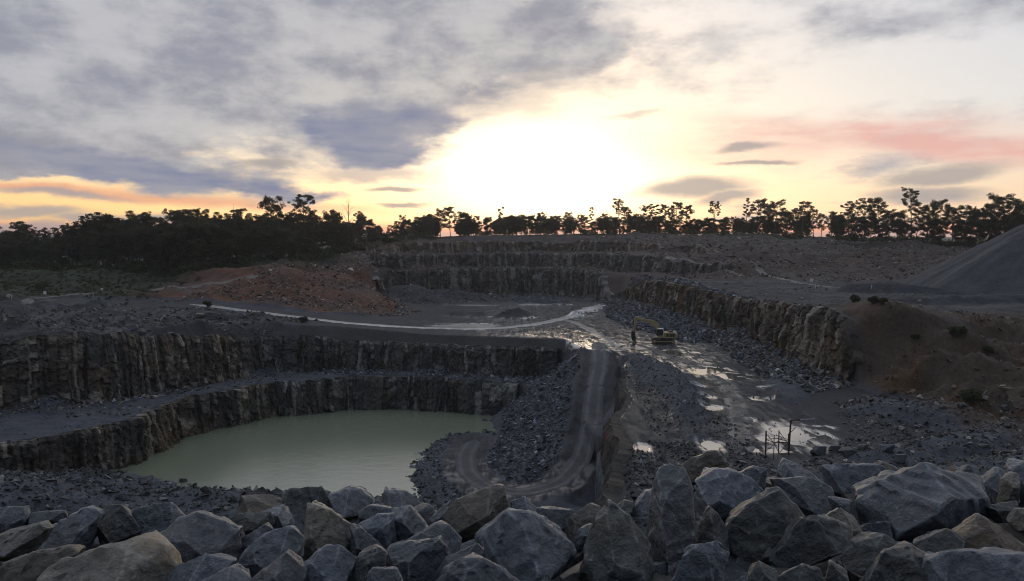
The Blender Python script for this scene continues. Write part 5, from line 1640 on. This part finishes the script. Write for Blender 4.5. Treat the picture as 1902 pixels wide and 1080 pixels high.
# ------------------------------------------------------------------ gravel stockpile on the right
def stockpile():
    c = np.array([150.0, 212.0])
    rad, hh = 41.0, 24.5
    n, m = 220, 70
    A, Tt = np.meshgrid(np.linspace(0, 2 * math.pi, n, endpoint=False), np.linspace(0, 1, m))
    rr = Tt * rad * (1 + 0.06 * fbm2(np.cos(A) * 3, np.sin(A) * 3, 5, 3))
    x, y = c[0] + rr * np.cos(A) * 1.05, c[1] + rr * np.sin(A)
    z = -15.2 + hh * (1 - np.sqrt(Tt ** 2 + 0.006)) + 0.25 * fbm2(A * 22, Tt * 2, 7, 3) * Tt + 0.25 * fbm2(x / 2.2, y / 2.2, 8, 3)
    z = np.where(Tt > 0.97, z - 0.8, z)
    idx = np.arange(n * m).reshape(m, n)
    i2 = np.roll(idx, -1, axis=1)
    F = np.stack([idx[:-1], i2[:-1], i2[1:], idx[1:]], -1).reshape(-1, 4)[:, ::-1]
    k = np.clip(0.5 + fbm2(A * 14, Tt * 3, 12, 3), 0, 1).ravel()[:, None]
    col = np.array([0.034, 0.037, 0.044]) * (1 - k) + np.array([0.054, 0.058, 0.066]) * k
    o = mesh_np('gravel_stockpile', np.stack([x.ravel(), y.ravel(), z.ravel()], 1) - np.array([c[0], c[1], -15.2]), F, M_ground, col, {'wet': np.zeros(n * m)}, smooth=True, loc=(c[0], c[1], -15.2))
    nz_ = np.zeros(len(o.data.polygons) * 3)
    o.data.polygons.foreach_get('normal', nz_)
    if nz_[2::3].mean() < 0: o.data.flip_normals()
    tag(o, 'huge blue-grey cone of crushed gravel on the right-hand plateau', 'stockpile')
stockpile()

# distant range beyond the forest
hv, hf = [], []
for i in range(60):
    x = -3600 + i * 50
    hh = 4 + 12 * math.exp(-((x + 2560) / 230) ** 2) + 4 * math.exp(-((x + 2950) / 300) ** 2) + 2 * math.sin(i * 0.9)
    hv += [(x, 3900, -60), (x, 4000, hh), (x, 4300, -60)]
for i in range(59):
    b = i * 3
    hf += [(b, b + 3, b + 4, b + 1), (b + 1, b + 4, b + 5, b + 2)]
o = mesh_np('hills', hv, hf, plain_mat('hill_mat', (0.05, 0.065, 0.07), 0.95, 0.1, 0.01, 0.3), smooth=True)
tag(o, 'distant wooded range on the horizon beyond the left forest', 'hills', kind='structure')

# ------------------------------------------------------------------ excavator
M_yel = plain_mat('worn_yellow_paint', (0.37, 0.27, 0.12), 0.6, 0.4, 1.5, 0.25, two=(0.28, 0.22, 0.13))
M_trk = plain_mat('track_steel', (0.035, 0.032, 0.030), 0.75, 0.4, 3.0, 0.4)
M_blk = plain_mat('dark_steel', (0.022, 0.022, 0.022), 0.6, 0.4, 3.0, 0.3)
M_gls = plain_mat('cab_glass', (0.012, 0.014, 0.016), 0.08, 0.5, 1.0, 0.1)
M_wht = plain_mat('white_paint', (0.70, 0.70, 0.68), 0.5, 0.4, 2.0, 0.12)
M_chr = plain_mat('hydraulic_rod', (0.45, 0.45, 0.45), 0.25, 0.5, 2.0, 0.1, metal=0.9)
M_rst = plain_mat('rusty_steel', (0.070, 0.034, 0.024), 0.85, 0.3, 5.0, 0.4, two=(0.11, 0.05, 0.03))
M_gal = plain_mat('grey_pipe', (0.30, 0.30, 0.30), 0.55, 0.4, 3.0, 0.2)

class MB:
    def __init__(self):
        self.bm = bmesh.new()
    def box(self, c, s, rot=None, bev=0.0):
        r = bmesh.ops.create_cube(self.bm, size=1.0)
        M = Matrix.Translation(c) @ (rot.to_4x4() if rot else Matrix.Identity(4)) @ Matrix.Diagonal((*s, 1))
        bmesh.ops.transform(self.bm, matrix=M, verts=r['verts'])
        if bev:
            ed = list({e for v in r['verts'] for e in v.link_edges})
            bmesh.ops.bevel(self.bm, geom=ed, offset=bev, segments=2, affect='EDGES', clamp_overlap=True)
        return self
    def prism(self, prof, y0, y1, bev=0.0):
        """profile in x,z pushed from y0 to y1"""
        a = [self.bm.verts.new((x, y0, z)) for x, z in prof]
        b = [self.bm.verts.new((x, y1, z)) for x, z in prof]
        fs = [self.bm.faces.new(a), self.bm.faces.new(b[::-1])]
        for i in range(len(prof)):
            j = (i + 1) % len(prof)
            fs.append(self.bm.faces.new((a[j], a[i], b[i], b[j])))
        if bev:
            ed = list({e for f in fs for e in f.edges})
            bmesh.ops.bevel(self.bm, geom=ed, offset=bev, segments=1, affect='EDGES', clamp_overlap=True)
        return self
    def tube(self, p, q, r, k=10):
        p, q = Vector(p), Vector(q)
        d = q - p
        rr = bmesh.ops.create_cone(self.bm, cap_ends=True, segments=k, radius1=r, radius2=r, depth=d.length)
        bmesh.ops.transform(self.bm, matrix=Matrix.Translation((p + q) / 2) @ d.to_track_quat('Z', 'Y').to_matrix().to_4x4(), verts=rr['verts'])
        return self
    def build(self, name, mat, parent=None, loc=None):
        bmesh.ops.recalc_face_normals(self.bm, faces=self.bm.faces[:])
        me = bpy.data.meshes.new(name)
        self.bm.to_mesh(me)
        self.bm.free()
        me.materials.append(mat)
        o = bpy.data.objects.new(name, me)
        COL.objects.link(o)
        if parent: o.parent = parent
        if loc is not None: o.location = loc
        return o

def excavator():
    p = pz(1232, 637, -27.0)
    g = hz1(p[0], p[1])
    e = empty('excavator', (p[0], p[1], g - 0.03), math.pi - 0.10)
    tag(e, 'worn yellow tracked excavator with its bucket lowered on the wet quarry floor', 'excavator')
    # local +x is where the boom points
    for sy in (-1, 1):
        y0, y1 = sy * 1.02, sy * 1.62
        prof = []
        for k in range(9):
            a = math.pi / 2 + k / 8 * math.pi
            prof.append((-2.35 + 0.5 * math.cos(a), 0.5 + 0.5 * math.sin(a)))
        for k in range(9):
            a = -math.pi / 2 + k / 8 * math.pi
            prof.append((2.35 + 0.5 * math.cos(a), 0.5 + 0.5 * math.sin(a)))
        t = MB().prism(prof, y0, y1)
        for k in range(26):                                          # grouser shoes
            x = -2.4 + k * 4.8 / 25
            t.box((x, (y0 + y1) / 2, 1.015), (0.11, 0.62, 0.05))
            t.box((x, (y0 + y1) / 2, 0.005), (0.11, 0.62, 0.05))
        tr = t.build('track', M_trk, e)
        MB().prism([(-2.2, 0.38), (2.2, 0.38), (2.35, 0.62), (-2.35, 0.62)], y1 - 0.02 * sy, y1 + 0.04 * sy).build('track_frame', M_yel, tr)
        for k in range(6):
            x = -1.8 + k * 0.72
            MB().tube((x, y1 - 0.05 * sy, 0.24), (x, y1 + 0.05 * sy, 0.24), 0.17).build('roller', M_blk, tr)
        for x, nm in ((-2.35, 'sprocket'), (2.35, 'idler_wheel')):
            MB().tube((x, y1 - 0.06 * sy, 0.5), (x, y1 + 0.06 * sy, 0.5), 0.36, 16).build(nm, M_yel, tr)
    MB().box((0, 0, 0.72), (2.6, 2.1, 0.5), bev=0.08).tube((0, 0, 0.9), (0, 0, 1.32), 0.75, 20).build('undercarriage', M_blk, e)
    MB().prism([(-3.1, 1.35), (1.55, 1.35), (1.75, 1.6), (1.7, 1.95), (0.15, 2.05), (-0.2, 2.75), (-2.6, 2.8), (-3.1, 2.5)], -1.5, 1.5, 0.07).build('house', M_yel, e)
    MB().prism([(-3.55, 1.5), (-2.75, 1.32), (-2.75, 2.62), (-3.35, 2.6), (-3.6, 2.3)], -1.53, 1.53, 0.1).build('counterweight', M_yel, e)
    for x in (-0.9, -1.7, -2.35):
        MB().box((x, 1.525, 2.1), (0.55, 0.03, 0.75)).build('vent_panel', M_blk, e)
    MB().box((-1.75, 0.3, 2.95), (1.1, 1.3, 0.32), bev=0.08).build('engine_cover', M_blk, e)
    MB().box((-1.55, 0.95, 3.2), (1.05, 0.12, 0.10), bev=0.03).build('handrail', M_wht, e)
    MB().tube((-2.1, -0.6, 2.8), (-2.1, -0.6, 3.6), 0.09).build('exhaust_pipe', M_blk, e)
    MB().box((-2.75, 0.7, 2.98), (0.75, 0.9, 0.36), bev=0.1).build('air_cleaner', M_wht, e)
    c = MB().prism([(0.15, 2.05), (1.75, 1.95), (1.95, 2.6), (1.55, 3.62), (0.15, 3.65)], 0.42, 1.5, 0.06).build('cab', M_blk, e)
    MB().prism([(0.30, 2.6), (1.55, 2.5), (1.72, 2.72), (1.44, 3.48), (0.30, 3.5)], 1.49, 1.515).build('side_window', M_gls, c)
    MB().prism([(0.1, 3.64), (1.6, 3.61), (1.6, 3.72), (0.1, 3.75)], 0.36, 1.56, 0.02).build('cab_roof', M_wht, c)
    MB().box((0.13, 1.5, 2.85), (0.10, 0.06, 1.6)).build('cab_pillar', M_wht, c)
    # boom: foot, knee, tip
    bo = MB().prism([(0.35, 1.95), (0.9, 1.85), (2.3, 4.25), (3.0, 4.95), (6.9, 5.92), (7.05, 6.2), (6.75, 6.42), (2.5, 5.75), (1.6, 5.0)], -0.34, 0.34, 0.05).build('boom', M_yel, e)
    st = MB().prism([(6.55, 6.6), (7.05, 6.75), (7.35, 6.1), (7.55, 3.0), (7.3, 2.6), (7.05, 2.75), (6.75, 5.4)], -0.27, 0.27, 0.04).build('stick', M_yel, e)
    for sy in (-0.55, 0.55):
        h_ = MB().tube((1.5, sy, 1.75), (2.3, sy, 3.4), 0.13).build('boom_cylinder', M_blk, bo)
        MB().tube((2.3, sy, 3.4), (2.75, sy, 4.6), 0.075).build('cylinder_rod', M_chr, bo)
    MB().tube((3.2, 0, 6.05), (5.0, 0, 6.45), 0.13).build('stick_cylinder', M_blk, bo)
    MB().tube((5.0, 0, 6.45), (6.7, 0, 6.68), 0.075).build('cylinder_rod', M_chr, bo)
    MB().tube((7.55, 0, 5.9), (7.75, 0, 4.4), 0.12).build('bucket_cylinder', M_blk, st)
    MB().tube((7.75, 0, 4.4), (7.9, 0, 3.1), 0.07).build('cylinder_rod', M_chr, st)
    MB().box((7.75, 0, 2.85), (0.75, 0.4, 0.16), Matrix.Rotation(0.25, 3, 'Y')).build('bucket_link', M_blk, st)
    b = MB()
    outer = [(7.15, 2.75), (7.6, 2.95), (8.05, 2.55), (8.15, 1.6), (7.9, 0.75), (7.45, 0.3), (6.95, 0.12)]
    inner = [(6.98, 0.22), (7.4, 0.42), (7.78, 0.85), (8.0, 1.6), (7.9, 2.4), (7.5, 2.72), (7.2, 2.6)]
    b.prism(outer + inner, -0.85, 0.85)
    for sy in (-0.87, 0.81):
        b.prism(outer, sy, sy + 0.06)
    bk = b.build('bucket', M_blk, e)
    for k in range(5):
        MB().prism([(7.1, 0.22), (6.72, 0.02), (7.05, 0.08)], -0.8 + k * 0.38, -0.66 + k * 0.38).build('tooth', M_blk, bk)
excavator()

# ------------------------------------------------------------------ rusty frame and standpipe by the puddles
def frame_and_pipe():
    yb = 95.0
    def at(px, py, y=yb):
        return pd(px, py, y)
    def post(parent, base, name, px, top, dy=0.0, r=0.09, mat=None):
        q = at(px, top, yb + dy)
        g = hz1(q[0], yb + dy) - 0.1
        MB().tube((q[0] - base[0], yb + dy - base[1], g - base[2]), (q[0] - base[0], yb + dy - base[1], q[2] - base[2]), r, 8).build(name, mat or M_rst, parent)
        return q
    b = at(1443, 848)
    base = np.array([b[0], yb, hz1(b[0], yb)])
    f = empty('steel_frame', base)
    tag(f, 'rusty steel frame of posts and braces standing beside the puddle', 'steel frame')
    Ps = [post(f, base, 'post', 1423, 801, 0.0, 0.10), post(f, base, 'post', 1438, 808, -1.5, 0.055), post(f, base, 'post', 1447, 800, 1.8, 0.075), post(f, base, 'post', 1465, 806, 0.3, 0.09)]
    def bar(a, c, r=0.05, name='brace'):
        MB().tube(np.array(a) - base, np.array(c) - base, r, 6).build(name, M_rst, f)
    def pt(i, py):
        px = [1423, 1438, 1447, 1465][i]
        return at(px, py, yb + [0, -1.5, 1.8, 0.3][i])
    bar(pt(0, 816), pt(2, 815), name='cross_bar'); bar(pt(2, 816), pt(3, 820), name='cross_bar'); bar(pt(0, 817), pt(1, 822), name='cross_bar'); bar(pt(1, 822), pt(3, 822), name='cross_bar')
    bar(pt(0, 805), pt(1, 824), 0.04); bar(pt(2, 802), pt(3, 826), 0.04); bar(pt(0, 838), pt(2, 818), 0.04); bar(pt(2, 842), pt(3, 822), 0.04); bar(pt(1, 824), pt(2, 842), 0.035)
    b = at(1469, 838)
    base2 = np.array([b[0], yb + 0.8, hz1(b[0], yb + 0.8)])
    s = empty('standpipe', base2)
    tag(s, 'tall rusty standpipe with a long horizontal arm beside the steel frame', 'standpipe')
    topq = at(1469, 781, yb + 0.8)
    MB().tube((0, 0, -0.1), topq - base2, 0.11, 10).build('riser', M_rst, s)
    k1, k2 = at(1486, 780, yb + 0.8), at(1514, 779, yb + 0.8)
    MB().tube(topq - base2, k1 - base2, 0.09, 10).build('arm', M_rst, s)
    MB().tube(k1 - base2, k2 - base2, 0.085, 10).build('arm', M_gal, s)
    MB().tube(k2 - base2, at(1514, 798, yb + 0.8) - base2, 0.04, 8).build('drop_hose', M_gal, s)
    MB().tube(at(1469, 803, yb + 0.8) - base2, at(1477, 796, yb + 0.8) - base2, 0.045, 6).build('brace', M_rst, s)
    MB().tube(at(1469, 796, yb + 0.8) - base2, at(1478, 795, yb + 0.8) - base2, 0.04, 6).build('brace', M_rst, s)
frame_and_pipe()

# ------------------------------------------------------------------ signs and marker posts
def marker(px, py, h, label, sign=None, mat=M_wht, name='marker_post'):
    p = hit(px, py)
    if p is None: return
    e = empty(name, p)
    tag(e, label, 'sign' if sign else 'post')
    MB().tube((0, 0, -0.2), (0, 0, h), 0.06 if not sign else 0.05, 8).build('post', M_wht if not sign else M_gal, e)
    if sign == 'square':
        MB().box((0, -0.08, h - 0.1), (0.95, 0.04, 0.95), bev=0.01).build('sign_panel', M_wht, e)
    elif sign == 'triangle':
        MB().prism([(-0.5, h + 0.1), (0.5, h + 0.1), (0.0, h - 0.75)], -0.1, -0.06).build('sign_panel', M_wht, e)
    else:
        MB().box((0, 0, h), (0.16, 0.16, 0.12)).build('cap', M_wht, e)
marker(84, 553, 1.5, 'square white sign on a post beside the left-hand track', 'square', name='road_sign')
marker(190, 546, 1.6, 'pale triangular sign at the end of the left-hand track', 'triangle', name='road_sign')
marker(22, 557, 1.1, 'thin white marker post at the near end of the left-hand track')
marker(173, 551, 1.2, 'white marker post next to the triangular sign')
marker(1507, 531, 1.6, 'small square white sign beside the right-hand plateau track', 'square', name='road_sign')
marker(1514, 540, 1.6, 'white marker post below the small square sign on the plateau')
marker(1619, 539, 0.9, 'short white post by the dark bank on the plateau')

# ------------------------------------------------------------------ evening haze
bm = bmesh.new()
bmesh.ops.create_cube(bm, size=1.0)
bmesh.ops.transform(bm, matrix=Matrix.Translation((0, 4480, 0)) @ Matrix.Diagonal((18600, 18600, 120, 1)), verts=bm.verts[:])
me = bpy.data.meshes.new('haze')
bm.to_mesh(me)
bm.free()
mh = bpy.data.materials.new('haze_mat')
mh.use_nodes = True
th = NT(mh.node_tree)
pv = th.node('ShaderNodeVolumePrincipled', {'Color': (0.86, 0.87, 0.92, 1), 'Density': 0.00011, 'Anisotropy': 0.65})
th.node('ShaderNodeOutputMaterial', {'Volume': pv.outputs[0]})
me.materials.append(mh)
ho = bpy.data.objects.new('haze', me)
COL.objects.link(ho)
tag(ho, 'thin evening haze hanging over the quarry', 'haze', kind='stuff')
